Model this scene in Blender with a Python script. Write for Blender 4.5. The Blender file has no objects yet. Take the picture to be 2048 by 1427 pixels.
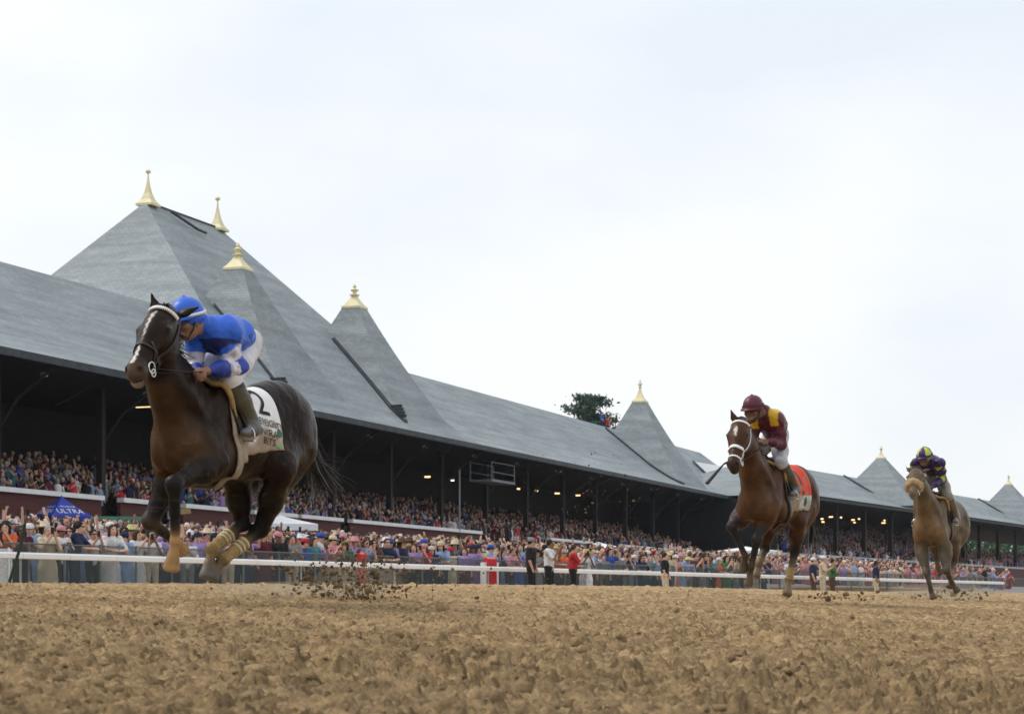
import bpy, bmesh, math, random
import numpy as np
from mathutils import Vector, Matrix
random.seed(7); RNG = np.random.default_rng(7)
sc = bpy.context.scene
COL = sc.collection
# ------------------------------------------------------------------ camera, sky, sun, exposure
FPX = 4000.0; U0 = 1024.0; V0 = 1205.0          # focal length in photo pixels, principal column, horizon row
cd = bpy.data.cameras.new('camera'); cam = bpy.data.objects.new('camera', cd); COL.objects.link(cam)
cd.sensor_width = 36.0; cd.lens = 36.0 * FPX / 2048.0
cd.shift_y = (V0 - 713.5) / 2048.0
cam.location = (0, 0, 0); cam.rotation_euler = (math.radians(90), 0, 0)
cd.clip_start = 0.1; cd.clip_end = 4000
cd.dof.use_dof = True; cd.dof.focus_distance = 14.0; cd.dof.aperture_fstop = 10.0
sc.camera = cam
SUN_EL = math.radians(50); SUN_AZ = math.radians(-78)   # azimuth clockwise from +Y: veiled sun high on the left
w = bpy.data.worlds.new('World'); sc.world = w; w.use_nodes = True
nt = w.node_tree; nt.nodes.clear()
out = nt.nodes.new('ShaderNodeOutputWorld')
sky = nt.nodes.new('ShaderNodeTexSky'); sky.sky_type = 'NISHITA'; sky.sun_disc = False
sky.sun_elevation = SUN_EL; sky.sun_rotation = SUN_AZ; sky.dust_density = 3.0; sky.air_density = 1.0
bg1 = nt.nodes.new('ShaderNodeBackground'); bg1.inputs['Strength'].default_value = 0.12
nt.links.new(sky.outputs[0], bg1.inputs['Color'])
tc = nt.nodes.new('ShaderNodeTexCoord')
mp = nt.nodes.new('ShaderNodeMapping'); mp.inputs['Scale'].default_value = (1.0, 1.0, 2.2); mp.inputs['Location'].default_value = (3.1, 1.7, .4)
nz = nt.nodes.new('ShaderNodeTexNoise'); nz.inputs['Scale'].default_value = 3.4; nz.inputs['Detail'].default_value = 5.0; nz.inputs['Roughness'].default_value = 0.45
cr = nt.nodes.new('ShaderNodeValToRGB')
cr.color_ramp.elements[0].position = 0.36; cr.color_ramp.elements[0].color = (0.635, 0.68, 0.73, 1)
cr.color_ramp.elements[1].position = 0.58; cr.color_ramp.elements[1].color = (0.755, 0.768, 0.768, 1)
bg2 = nt.nodes.new('ShaderNodeBackground'); bg2.inputs['Strength'].default_value = 1.03
nt.links.new(tc.outputs['Generated'], mp.inputs[0]); nt.links.new(mp.outputs[0], nz.inputs['Vector'])
nt.links.new(nz.outputs[0], cr.inputs[0]); nt.links.new(cr.outputs[0], bg2.inputs['Color'])
mxs = nt.nodes.new('ShaderNodeMixShader'); mxs.inputs[0].default_value = 0.90      # closed cloud cover over the sky
nt.links.new(bg1.outputs[0], mxs.inputs[1]); nt.links.new(bg2.outputs[0], mxs.inputs[2]); nt.links.new(mxs.outputs[0], out.inputs[0])
sd = bpy.data.lights.new('sun', 'SUN'); sun = bpy.data.objects.new('sun', sd); COL.objects.link(sun)
sd.energy = 1.35; sd.angle = math.radians(20); sd.color = (1.0, 0.93, 0.83)
sdir = Vector((math.sin(SUN_AZ) * math.cos(SUN_EL), math.cos(SUN_AZ) * math.cos(SUN_EL), math.sin(SUN_EL)))
sun.rotation_euler = sdir.to_track_quat('Z', 'Y').to_euler()
sc.view_settings.view_transform = 'Standard'; sc.view_settings.look = 'None'
sc.view_settings.gamma = 1.0; sc.view_settings.use_curve_mapping = False
sc.view_settings.exposure = 0.44
sc.cycles.max_bounces = 6; sc.cycles.transparent_max_bounces = 12; sc.cycles.use_denoising = True
sc.cycles.caustics_reflective = False; sc.cycles.caustics_refractive = False

# ------------------------------------------------------------------ helpers
def V(*a): return np.array(a, dtype=float)
def unit(v): v = np.asarray(v, float); return v / (np.linalg.norm(v) + 1e-12)
def tag(o, label=None, cat=None, group=None, kind=None):
    if label: o['label'] = label
    if cat: o['category'] = cat
    if group: o['group'] = group
    if kind: o['kind'] = kind
    return o
def empty(name, loc=(0, 0, 0), rz=0.0):
    o = bpy.data.objects.new(name, None); COL.objects.link(o); o.location = loc; o.rotation_euler = (0, 0, rz)
    o.empty_display_size = 0.2; return o
def obj(name, me, parent=None, mat=None):
    o = bpy.data.objects.new(name, me); COL.objects.link(o)
    if mat is not None:
        me.materials.clear(); me.materials.append(mat)
    if parent is not None: o.parent = parent
    return o
def mesh_np(name, verts, faces, mat=None, smooth=False, col=None):
    """verts (N,3); faces (M,3|4) array or list of lists."""
    me = bpy.data.meshes.new(name)
    verts = np.asarray(verts, np.float32)
    if isinstance(faces, np.ndarray):
        m, n = faces.shape
        me.vertices.add(len(verts)); me.vertices.foreach_set('co', verts.ravel())
        me.loops.add(m * n); me.loops.foreach_set('vertex_index', faces.astype(np.int32).ravel())
        me.polygons.add(m); me.polygons.foreach_set('loop_start', np.arange(0, m * n, n, dtype=np.int32))
        me.polygons.foreach_set('loop_total', np.full(m, n, np.int32))
        me.update(calc_edges=True)
    else:
        me.from_pydata([tuple(map(float, v)) for v in verts], [], faces)
        me.update()
    if smooth: me.polygons.foreach_set('use_smooth', np.ones(len(me.polygons), bool))
    if col is not None:
        at = me.attributes.new('col', 'FLOAT_COLOR', 'POINT')
        c = np.ones((len(verts), 4), np.float32); c[:, :3] = col
        at.data.foreach_set('color', c.ravel())
    if mat is not None: me.materials.append(mat)
    return me
class MB:
    def __init__(s): s.v = []; s.f = []
    def add(s, vs, fs):
        o = len(s.v); s.v += [tuple(map(float, p)) for p in vs]; s.f += [[i + o for i in f] for f in fs]; return s
    def hexa(s, p):   # 8 points: bottom 4 ccw, top 4 ccw
        return s.add(p, [[3, 2, 1, 0], [4, 5, 6, 7], [0, 1, 5, 4], [1, 2, 6, 5], [2, 3, 7, 6], [3, 0, 4, 7]])
    def box(s, c, d, R=None):
        c = np.asarray(c, float); h = np.asarray(d, float) / 2
        p = np.array([[-1, -1, -1], [1, -1, -1], [1, 1, -1], [-1, 1, -1], [-1, -1, 1], [1, -1, 1], [1, 1, 1], [-1, 1, 1]]) * h
        if R is not None: p = p @ np.asarray(R)   # rows of R = local axes
        return s.hexa(p + c)
    def tube(s, pts, r, n=6, cap=True, flat=None):
        pts = np.asarray(pts, float); m = len(pts); r = np.broadcast_to(np.asarray(r, float), (m,))
        tg = np.gradient(pts, axis=0); up = V(0, 0, 1); vs = []; a0 = None
        for i in range(m):
            t = unit(tg[i])
            if a0 is None:
                a0 = np.cross(t, up) if abs(t @ up) < .95 else np.cross(t, V(1, 0, 0))
            a = unit(a0 - t * (a0 @ t)); b = np.cross(t, a); a0 = a
            for k in range(n):
                th = 2 * math.pi * k / n
                vs.append(pts[i] + r[i] * (math.cos(th) * a + math.sin(th) * b * (flat or 1.0)))
        fs = [[i * n + k, i * n + (k + 1) % n, (i + 1) * n + (k + 1) % n, (i + 1) * n + k] for i in range(m - 1) for k in range(n)]
        if cap: fs += [list(range(n))[::-1], [(m - 1) * n + k for k in range(n)]]
        return s.add(vs, fs)
    def lathe(s, c, prof, n=12, square=False, rot=0.0):
        c = np.asarray(c, float); vs = []; m = len(prof)
        if square: n = 4
        for r, z in prof:
            for k in range(n):
                th = 2 * math.pi * k / n + rot
                vs.append(c + V(r * math.cos(th), r * math.sin(th), z))
        fs = [[i * n + k, i * n + (k + 1) % n, (i + 1) * n + (k + 1) % n, (i + 1) * n + k] for i in range(m - 1) for k in range(n)]
        fs += [list(range(n))[::-1], [(m - 1) * n + k for k in range(n)]]
        return s.add(vs, fs)
    def me(s, name, mat=None, smooth=False):
        return mesh_np(name, np.array(s.v), s.f, mat, smooth)
    def build(s, name, mat, parent=None, smooth=False):
        return obj(name, s.me(name, mat, smooth), parent)

# ------------------------------------------------------------------ materials
def mat(name, color, rough=0.8, var=0.15, scale=3.0, bump=0.0, bscale=30.0, spec=0.3, metal=0.0, src=None, coord='Object', detail=4.0, sheen=0.0, stretch=None):
    """procedural principled material; src: 'col' (point colour attribute), 'obj' (object colour) or None; var modulates with noise."""
    m = bpy.data.materials.new(name); m.use_nodes = True; t = m.node_tree
    b = t.nodes['Principled BSDF']; b.inputs['Roughness'].default_value = rough; b.inputs['Metallic'].default_value = metal
    b.inputs['Specular IOR Level'].default_value = spec
    if sheen: b.inputs['Sheen Weight'].default_value = sheen
    tcn = t.nodes.new('ShaderNodeTexCoord')
    vec = tcn.outputs[coord]
    if stretch:
        mpn = t.nodes.new('ShaderNodeMapping'); mpn.inputs['Scale'].default_value = stretch
        t.links.new(vec, mpn.inputs[0]); vec = mpn.outputs[0]
    n = t.nodes.new('ShaderNodeTexNoise'); n.inputs['Scale'].default_value = scale; n.inputs['Detail'].default_value = detail
    t.links.new(vec, n.inputs['Vector'])
    mr = t.nodes.new('ShaderNodeMapRange'); mr.inputs['From Min'].default_value = 0.3; mr.inputs['From Max'].default_value = 0.7
    mr.inputs['To Min'].default_value = 1 - var; mr.inputs['To Max'].default_value = 1 + var
    t.links.new(n.outputs[0], mr.inputs[0])
    mul = t.nodes.new('ShaderNodeVectorMath'); mul.operation = 'SCALE'
    if src == 'col':
        a = t.nodes.new('ShaderNodeAttribute'); a.attribute_name = 'col'; t.links.new(a.outputs['Color'], mul.inputs[0])
    elif src == 'obj':
        a = t.nodes.new('ShaderNodeObjectInfo'); t.links.new(a.outputs['Color'], mul.inputs[0])
    else:
        mul.inputs[0].default_value = color[:3]
    t.links.new(mr.outputs[0], mul.inputs['Scale']); t.links.new(mul.outputs[0], b.inputs['Base Color'])
    if bump:
        n2 = t.nodes.new('ShaderNodeTexNoise'); n2.inputs['Scale'].default_value = bscale; n2.inputs['Detail'].default_value = 5.0
        t.links.new(vec, n2.inputs['Vector'])
        bp = t.nodes.new('ShaderNodeBump'); bp.inputs['Strength'].default_value = bump; bp.inputs['Distance'].default_value = 0.02
        t.links.new(n2.outputs[0], bp.inputs['Height']); t.links.new(bp.outputs[0], b.inputs['Normal'])
    return m
def emis(name, color, s):
    m = bpy.data.materials.new(name); m.use_nodes = True; b = m.node_tree.nodes['Principled BSDF']
    b.inputs['Emission Color'].default_value = (*color, 1); b.inputs['Emission Strength'].default_value = s; b.inputs['Base Color'].default_value = (*color, 1)
    return m
M = {}
M['white'] = mat('white_paint', (.78, .79, .80), .45, .05, 2)
M['cream'] = mat('cream_paint', (.72, .66, .42), .5, .10, 2)
M['brickred'] = mat('red_boards', (.085, .022, .022), .7, .2, 1.5, stretch=(.3, .3, 9))
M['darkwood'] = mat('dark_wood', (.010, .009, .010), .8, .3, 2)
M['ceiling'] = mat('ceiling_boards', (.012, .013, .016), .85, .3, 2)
M['post'] = mat('brown_post', (.018, .012, .011), .7, .2, 2)
M['steel'] = mat('grey_steel', (.30, .33, .35), .5, .15, 4, metal=.2)
M['concrete'] = mat('concrete', (.26, .25, .24), .9, .15, .6, .2, 8)
M['darkgreen'] = mat('dark_green', (.012, .03, .022), .6, .2, 3)
M['black'] = mat('black', (.012, .012, .013), .6, .2, 6)
M['leather'] = mat('dark_leather', (.02, .014, .011), .5, .25, 14, .15, 80, .4)
M['metal'] = mat('bit_metal', (.55, .55, .55), .25, .1, 9, metal=1.0)
M['lamp'] = emis('lamp_glass', (1.0, .62, .30), 1.6)
M['lampw'] = emis('lamp_glass_white', (1.0, .88, .7), 1.4)

def smoothstep(a, b, x):
    t = np.clip((x - a) / (b - a), 0, 1); return t * t * (3 - 2 * t)
# hashed noise in numpy
def _h(i, j, s=0):
    n = (i.astype(np.int64) * 374761393 + j.astype(np.int64) * 668265263 + s * 1442695041) & 0x7fffffff
    n = ((n ^ (n >> 13)) * 1274126177) & 0x7fffffff
    n = ((n ^ (n >> 16)) * 1911520717) & 0x7fffffff
    return ((n ^ (n >> 15)) & 0xffff) / 65535.0
def vnoise(x, y, s=0):
    i = np.floor(x); j = np.floor(y); fx = x - i; fy = y - j
    fx = fx * fx * (3 - 2 * fx); fy = fy * fy * (3 - 2 * fy)
    return (_h(i, j, s) * (1 - fx) + _h(i + 1, j, s) * fx) * (1 - fy) + (_h(i, j + 1, s) * (1 - fx) + _h(i + 1, j + 1, s) * fx) * fy
def fbm(x, y, o=4, s=0):
    a = .5; r = 0
    for k in range(o): r = r + a * vnoise(x, y, s + k); x = x * 2.03 + 7.1; y = y * 2.03 + 3.7; a *= .5
    return r
def clods(x, y, cell, prob, s=0):
    """rounded lumps scattered one to a cell: height 0..1"""
    i = np.floor(x / cell); j = np.floor(y / cell); r = np.zeros_like(x)
    for di in (-1, 0, 1):
        for dj in (-1, 0, 1):
            a = i + di; b = j + dj
            px = (a + _h(a, b, s)) * cell; py = (b + _h(a, b, s + 1)) * cell
            rad = cell * (.25 + .6 * _h(a, b, s + 2)); on = _h(a, b, s + 3) < prob
            d2 = ((x - px) ** 2 + (y - py) ** 2) / rad ** 2
            r = np.maximum(r, np.where(on & (d2 < 1), np.sqrt(np.clip(1 - d2, 0, 1)) * (rad / cell), 0))
    return r

def crumbs(x, y, cell, s=0):
    """broken lumps: every cell a chunk of its own height with steep sides; returns height 0..1 and the chunk's own random"""
    i = np.floor(x / cell); j = np.floor(y / cell); f1 = np.full(x.shape, 9.0); f2 = np.full(x.shape, 9.0); rr = np.zeros(x.shape)
    for di in (-1, 0, 1):
        for dj in (-1, 0, 1):
            a = i + di; b = j + dj; d = np.hypot(x / cell - a - _h(a, b, s), y / cell - b - _h(a, b, s + 1)); r = _h(a, b, s + 2)
            nf = d < f1; f2 = np.where(nf, f1, np.minimum(f2, d)); rr = np.where(nf, r, rr); f1 = np.where(nf, d, f1)
    return (rr ** 1.6) * smoothstep(-.02, .55, f2 - f1), rr
# ------------------------------------------------------------------ soft-blended solids (one continuous skin for animals and people)
def cone(a, b, ra, rb, k=.04, c=None, w=None, s=1.0): return dict(t='c', a=np.asarray(a, float), b=np.asarray(b, float), ra=ra, rb=rb, k=k, c=c, w=None if w is None else unit(w), s=s)
def ell(c0, r, k=.05, c=None, R=None, sub=False): return dict(t='e', p=np.asarray(c0, float), r=np.asarray(r, float), k=k, c=c, R=None if R is None else np.asarray(R, float), sub=sub)
def pd(q, p):
    if q['t'] == 'c':
        ba = q['b'] - q['a']; pa = p - q['a']
        t = np.clip(pa @ ba / (ba @ ba + 1e-12), 0, 1)
        o = pa - t[..., None] * ba
        if q['w'] is not None:
            cm = o @ q['w']; o = o + cm[..., None] * q['w'] * (1 / q['s'] - 1)
        return np.sqrt((o * o).sum(-1)) - (q['ra'] + (q['rb'] - q['ra']) * t)
    o = p - q['p']
    if q['R'] is not None: o = o @ q['R'].T
    k0 = np.sqrt(((o / q['r']) ** 2).sum(-1)); k1 = np.sqrt(((o / q['r'] ** 2) ** 2).sum(-1)) + 1e-9
    return k0 * (k0 - 1) / k1
def pbox(q):
    if q['t'] == 'c':
        m = max(q['ra'], q['rb']) * max(1, q['s']); return np.minimum(q['a'], q['b']) - m, np.maximum(q['a'], q['b']) + m
    m = q['r'].max() if q['R'] is not None else q['r']; return q['p'] - m, q['p'] + m
def smin(a, b, k):
    h = np.clip(.5 + .5 * (a - b) / k, 0, 1); return a * (1 - h) + b * h - k * h * (1 - h)
def sdf_eval(prims, p):
    d = np.full(p.shape[:-1], 5.0)
    for q in prims:
        e = pd(q, p)
        d = -smin(-d, e, q['k']) if q.get('sub') else smin(d, e, q['k'])
    return d
def sdf_mesh(prims, h, pad=.06):
    lo = np.min([pbox(q)[0] for q in prims if not q.get('sub')], axis=0) - pad; hi = np.max([pbox(q)[1] for q in prims if not q.get('sub')], axis=0) + pad
    n = np.ceil((hi - lo) / h).astype(int) + 1
    ax = [lo[i] + h * np.arange(n[i]) for i in range(3)]
    f = np.full(n, 5.0, np.float64)
    for q in prims:
        a, b = pbox(q); mg = q['k'] + 2.5 * h
        i0 = np.clip(((a - mg - lo) / h).astype(int), 0, n - 1); i1 = np.clip(((b + mg - lo) / h).astype(int) + 2, 1, n)
        sl = tuple(slice(i0[i], i1[i]) for i in range(3))
        g = np.stack(np.meshgrid(*[ax[i][sl[i]] for i in range(3)], indexing='ij'), -1)
        e = pd(q, g)
        f[sl] = -smin(-f[sl], e, q['k']) if q.get('sub') else smin(f[sl], e, q['k'])
    s = f < 0
    cnt = np.zeros(n - 1, np.int8)
    offs = [(i, j, k) for i in (0, 1) for j in (0, 1) for k in (0, 1)]
    for i, j, k in offs: cnt += s[i:n[0] - 1 + i, j:n[1] - 1 + j, k:n[2] - 1 + k]
    act = (cnt > 0) & (cnt < 8); I = np.argwhere(act)
    cv = np.stack([f[I[:, 0] + i, I[:, 1] + j, I[:, 2] + k] for i, j, k in offs], 1)
    acc = np.zeros((len(I), 3)); ne = np.zeros(len(I))
    for a in range(8):
        for ax_ in range(3):
            if offs[a][ax_] == 0:
                o2 = list(offs[a]); o2[ax_] = 1; b = offs.index(tuple(o2))
                fa, fb = cv[:, a], cv[:, b]; cr_ = (fa < 0) != (fb < 0)
                t = np.where(cr_, fa / np.where(fa - fb == 0, 1, fa - fb), 0)
                p = np.array(offs[a], float)[None] + np.zeros((len(I), 3)); p[:, ax_] += t
                acc += np.where(cr_[:, None], p, 0); ne += cr_
    verts = lo + h * (I + acc / ne[:, None])
    idx = np.full(n - 1, -1, np.int64); idx[act] = np.arange(len(I))
    quads = []
    for ax_ in range(3):
        b, c = (ax_ + 1) % 3, (ax_ + 2) % 3
        s0 = np.take(s, range(0, n[ax_] - 1), ax_); s1 = np.take(s, range(1, n[ax_]), ax_)
        E = np.argwhere(s0 != s1)
        E = E[(E[:, b] > 0) & (E[:, c] > 0) & (E[:, b] < n[b] - 1) & (E[:, c] < n[c] - 1)]
        ins = s0[E[:, 0], E[:, 1], E[:, 2]]
        def cell(db, dc):
            q = E.copy(); q[:, b] -= db; q[:, c] -= dc; return idx[q[:, 0], q[:, 1], q[:, 2]]
        qd = np.stack([cell(1, 1), cell(0, 1), cell(0, 0), cell(1, 0)], 1)
        qd = np.where(ins[:, None], qd, qd[:, ::-1]); quads.append(qd)
    return verts, np.concatenate(quads)
def sdf_cols(prims, verts, base, sig=.018):
    ps = [q for q in prims if not q.get('sub')]
    D = np.stack([pd(q, verts) for q in ps], 1); D -= D.min(1, keepdims=True)
    W = np.exp(-D / sig); W /= W.sum(1, keepdims=True)
    C = np.array([q['c'] if q['c'] is not None else base for q in ps])
    return W @ C
def ray_out(prims, o, d, off=.006, far=.6):
    """from inside points o, walk along d to the last place where the sdf equals off"""
    o = np.asarray(o, float); d = np.asarray(d, float); d = d / np.linalg.norm(d, axis=-1, keepdims=True)
    t = np.full(o.shape[:-1], far)
    for _ in range(36):
        v = sdf_eval(prims, o + d * t[..., None]) - off
        t = np.clip(t - np.clip(v, -.05, .2) * .7, 0, far)
    return o + d * t[..., None]
# ------------------------------------------------------------------ the ground: banked dirt track, apron beyond the rail
TT = unit((40, 67)); NN = V(-TT[1], TT[0])        # track direction (level) and the direction across it, towards the stands
RAILC = 31.0; CREST = 20.0
_us = [-1500, 0, 240, 600, 950, 1300, 1440, 1700, 2000, 2500, 2900]; _zs = [.22, .249, .268, .302, .345, .364, .342, .313, .33, .33, .33]
_L = [float(TT @ (lambda y: V((u - U0) / FPX * y, y))(CREST / (NN @ V((u - U0) / FPX, 1.0)))) for u in _us]
def gz(x, y):
    """height of the smooth ground (camera = 0): the track rises to a crown, then falls to the outer rail"""
    x = np.asarray(x, float); y = np.asarray(y, float)
    c = NN[0] * x + NN[1] * y; L = TT[0] * x + TT[1] * y
    zc = np.interp(L, _L, _zs)
    z = np.interp(c, [-60, -4, 0, 10], [-.62, -.42, -.36, .03])
    z = np.where(c > 10, .03 + (zc - .03) * np.clip((c - 10) / (CREST - 10), 0, 1), z)
    z = np.where(c > CREST, zc + (.05 - zc) * smoothstep(CREST, RAILC - 1, c), z)
    return z + np.where(c > RAILC + 1.6, (np.minimum(c, RAILC + 24) - RAILC - 1.6) * .066, 0)
def at(u, v, Y): return V((u - U0) / FPX * Y, Y, (V0 - v) / FPX * Y)
def railP(u, off=0.0):
    y = (RAILC + off) / (NN @ V((u - U0) / FPX, 1.0)); return V((u - U0) / FPX * y, y)

def dirt_material():
    m = bpy.data.materials.new('track_dirt'); m.use_nodes = True; t = m.node_tree; b = t.nodes['Principled BSDF']
    b.inputs['Roughness'].default_value = .95; b.inputs['Specular IOR Level'].default_value = .1
    tcn = t.nodes.new('ShaderNodeTexCoord')
    def noise(s, d=6.0, r=.6):
        n = t.nodes.new('ShaderNodeTexNoise'); n.inputs['Scale'].default_value = s; n.inputs['Detail'].default_value = d; n.inputs['Roughness'].default_value = r
        t.links.new(tcn.outputs['Object'], n.inputs['Vector']); return n
    a = noise(.35, 4); r1 = t.nodes.new('ShaderNodeValToRGB'); e = r1.color_ramp.elements
    e[0].position = .32; e[0].color = (.36, .25, .134, 1); e[1].position = .68; e[1].color = (.46, .328, .186, 1)
    t.links.new(a.outputs[0], r1.inputs[0])
    c = noise(9, 6, .65); r2 = t.nodes.new('ShaderNodeMapRange'); r2.inputs['From Min'].default_value = .3; r2.inputs['From Max'].default_value = .7
    r2.inputs['To Min'].default_value = .72; r2.inputs['To Max'].default_value = 1.25; t.links.new(c.outputs[0], r2.inputs[0])
    at_ = t.nodes.new('ShaderNodeAttribute'); at_.attribute_name = 'col'
    mul = t.nodes.new('ShaderNodeVectorMath'); mul.operation = 'SCALE'; t.links.new(r1.outputs[0], mul.inputs[0]); t.links.new(r2.outputs[0], mul.inputs['Scale'])
    mu2 = t.nodes.new('ShaderNodeVectorMath'); mu2.operation = 'MULTIPLY'; t.links.new(mul.outputs[0], mu2.inputs[0]); t.links.new(at_.outputs['Color'], mu2.inputs[1])
    t.links.new(mu2.outputs[0], b.inputs['Base Color'])
    g2 = noise(70, 6, .75); r3 = t.nodes.new('ShaderNodeMapRange'); r3.inputs['From Min'].default_value = .3; r3.inputs['From Max'].default_value = .7; r3.inputs['To Min'].default_value = .74; r3.inputs['To Max'].default_value = 1.24; t.links.new(g2.outputs[0], r3.inputs[0])
    mu3 = t.nodes.new('ShaderNodeVectorMath'); mu3.operation = 'SCALE'; t.links.new(mu2.outputs[0], mu3.inputs[0]); t.links.new(r3.outputs[0], mu3.inputs['Scale']); t.links.new(mu3.outputs[0], b.inputs['Base Color'])
    f = noise(60, 8, .75); bp = t.nodes.new('ShaderNodeBump'); bp.inputs['Strength'].default_value = 1.0; bp.inputs['Distance'].default_value = .02
    t.links.new(f.outputs[0], bp.inputs['Height']); t.links.new(bp.outputs[0], b.inputs['Normal'])
    return m
M['dirt'] = dirt_material()
def rough_z(x, y, r):
    """crumbly loose dirt: broken lumps of a few centimetres, hoof hollows"""
    a = .03 * (fbm(x * .9, y * .9, 3, 5) - .45)
    wx = .05 * (fbm(x * 7, y * 7, 2, 70) - .4); wy = .05 * (fbm(x * 7 + 9, y * 7, 2, 71) - .4); x = x + wx; y = y + wy
    n = fbm(x * 9, y * 9, 4, 41)
    k0, _ = crumbs(x, y, .11, 131); k1, _ = crumbs(x, y, .044, 101); k2, _ = crumbs(x, y, .025, 111); k3, _ = crumbs(x, y, .015, 121)
    patch = .5 + 1.0 * fbm(x * .8, y * .8, 2, 51)
    return a + (.04 * (n - .45) + .040 * k0 ** 3 + .026 * k1 + .020 * k2 + .013 * k3 * smoothstep(26, 12, r)) * patch
def build_track():
    # a sheet whose rows widen with distance so that the loose dirt stays equally crisp
    na, nr = 540, 1120
    th = np.concatenate([np.linspace(-.62, -.265, 50)[:-1], np.linspace(-.265, .265, na), np.linspace(.265, .62, 50)[1:]])
    r = np.exp(np.linspace(math.log(3.7), math.log(34), nr))
    r = np.concatenate([r, np.exp(np.linspace(math.log(34), math.log(200), 130))[1:]])
    T, R = np.meshgrid(th, r, indexing='ij'); X = np.sin(T) * R; Y = np.cos(T) * R
    c = NN[0] * X + NN[1] * Y
    over = np.clip(c - (RAILC + 1.4), 0, None); X = X - NN[0] * over; Y = Y - NN[1] * over     # the sheet ends in a straight edge behind the rail
    rz = rough_z(X, Y, R)
    Z = gz(X, Y) + rz * np.interp(R, [0, 30, 60, 120], [1, .9, .5, .3])
    nA, nR = X.shape
    i = np.arange(nA * nR).reshape(nA, nR)
    q = np.stack([i[:-1, :-1], i[1:, :-1], i[1:, 1:], i[:-1, 1:]], -1).reshape(-1, 4)[:, ::-1]
    o2 = over.ravel(); q = q[(o2[q] > 0).sum(1) < 4]
    _, q1_ = crumbs(X, Y, .044, 101); _, q2_ = crumbs(X, Y, .025, 111)
    damp = (1.15 - .75 * (q1_ > .74) * (q1_ - .45) - .42 * (q2_ - .35)) * (.86 + .3 * fbm(X * 1.7, Y * 1.7, 3, 91))
    col = np.stack([damp, damp * .99, damp * .97], -1).reshape(-1, 3)
    o = obj('dirt_track', mesh_np('dirt_track', np.stack([X, Y, Z], -1).reshape(-1, 3), q, M['dirt'], True, col))
    tag(o, kind='structure')
    # plain ground all round, just below
    g = []; 
    xs = np.concatenate([np.linspace(-900, -60, 15), np.linspace(-55, 55, 23), np.linspace(60, 900, 15)]); ys = np.concatenate([np.linspace(-500, -30, 10), np.linspace(-25, 60, 18), np.linspace(70, 1500, 20)])
    XX, YY = np.meshgrid(xs, ys, indexing='ij'); ZZ = np.minimum(gz(XX, YY), 1.6) - .12
    i = np.arange(XX.size).reshape(XX.shape); q = np.stack([i[:-1, :-1], i[1:, :-1], i[1:, 1:], i[:-1, 1:]], -1).reshape(-1, 4)
    tag(obj('ground', mesh_np('ground', np.stack([XX, YY, ZZ], -1).reshape(-1, 3), q, mat('ground_earth', (.30, .21, .12), .95, .2, .3))), kind='structure')
    # apron: paved strip rising from the fence to the stand
    Ls = np.linspace(-60, 330, 60); cs = np.array([RAILC + 1.4, RAILC + 1.6, RAILC + 8, RAILC + 14, RAILC + 24, RAILC + 60])
    A, B = np.meshgrid(Ls, cs, indexing='ij'); XX = TT[0] * A + NN[0] * B; YY = TT[1] * A + NN[1] * B; ZZ = gz(XX, YY) - .02
    i = np.arange(XX.size).reshape(XX.shape); q = np.stack([i[:-1, :-1], i[1:, :-1], i[1:, 1:], i[:-1, 1:]], -1).reshape(-1, 4)
    tag(obj('apron_pavement', mesh_np('apron', np.stack([XX, YY, ZZ], -1).reshape(-1, 3), q, M['concrete'])), kind='structure')
build_track()
def lump(rs, n=1):
    """a small irregular clod: 20-face icosahedron with jitter"""
    p = (1 + 5 ** .5) / 2
    v = np.array([[-1, p, 0], [1, p, 0], [-1, -p, 0], [1, -p, 0], [0, -1, p], [0, 1, p], [0, -1, -p], [0, 1, -p], [p, 0, -1], [p, 0, 1], [-p, 0, -1], [-p, 0, 1]], float) / 1.9
    f = np.array([[0, 11, 5], [0, 5, 1], [0, 1, 7], [0, 7, 10], [0, 10, 11], [1, 5, 9], [5, 11, 4], [11, 10, 2], [10, 7, 6], [7, 1, 8], [3, 9, 4], [3, 4, 2], [3, 2, 6], [3, 6, 8], [3, 8, 9], [4, 9, 5], [2, 4, 11], [6, 2, 10], [8, 6, 7], [9, 8, 1]])
    v = v * (1 + rs.uniform(-.35, .35, (12, 1))) * rs.uniform(.6, 1.3, (1, 3)); return v, f
def scatter_lumps(name, P, S, shade, kind, label, cat, seed=3):
    rs = np.random.default_rng(seed); vs = []; fs = []; cs = []; o = 0
    for p, s, c in zip(P, S, shade):
        v, f = lump(rs); vs.append(v * s + p); fs.append(f + o); cs.append(np.full((12, 3), c)); o += 12
    ob = obj(name, mesh_np(name, np.concatenate(vs), np.concatenate(fs), M['dirt'], True, np.concatenate(cs)))
    tag(ob, label, cat, kind=kind); return ob
def ground_clods():
    rs = np.random.default_rng(12); n = 4200
    r = np.exp(rs.uniform(math.log(4.2), math.log(45), n)); th = rs.uniform(-.30, .30, n)
    x = np.sin(th) * r; y = np.cos(th) * r
    s = rs.gamma(1.6, .0055, n) + .004; s = np.minimum(s, .04)
    z = gz(x, y) + rough_z(x, y, r) * np.interp(r, [0, 30, 60], [1, .9, .5]) - s * .05
    scatter_lumps('loose_clods', np.stack([x, y, z], 1), s, rs.uniform(.75, 1.12, n), 'stuff', 'loose brown clods of dirt strewn over the track', 'dirt')
ground_clods()

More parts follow.
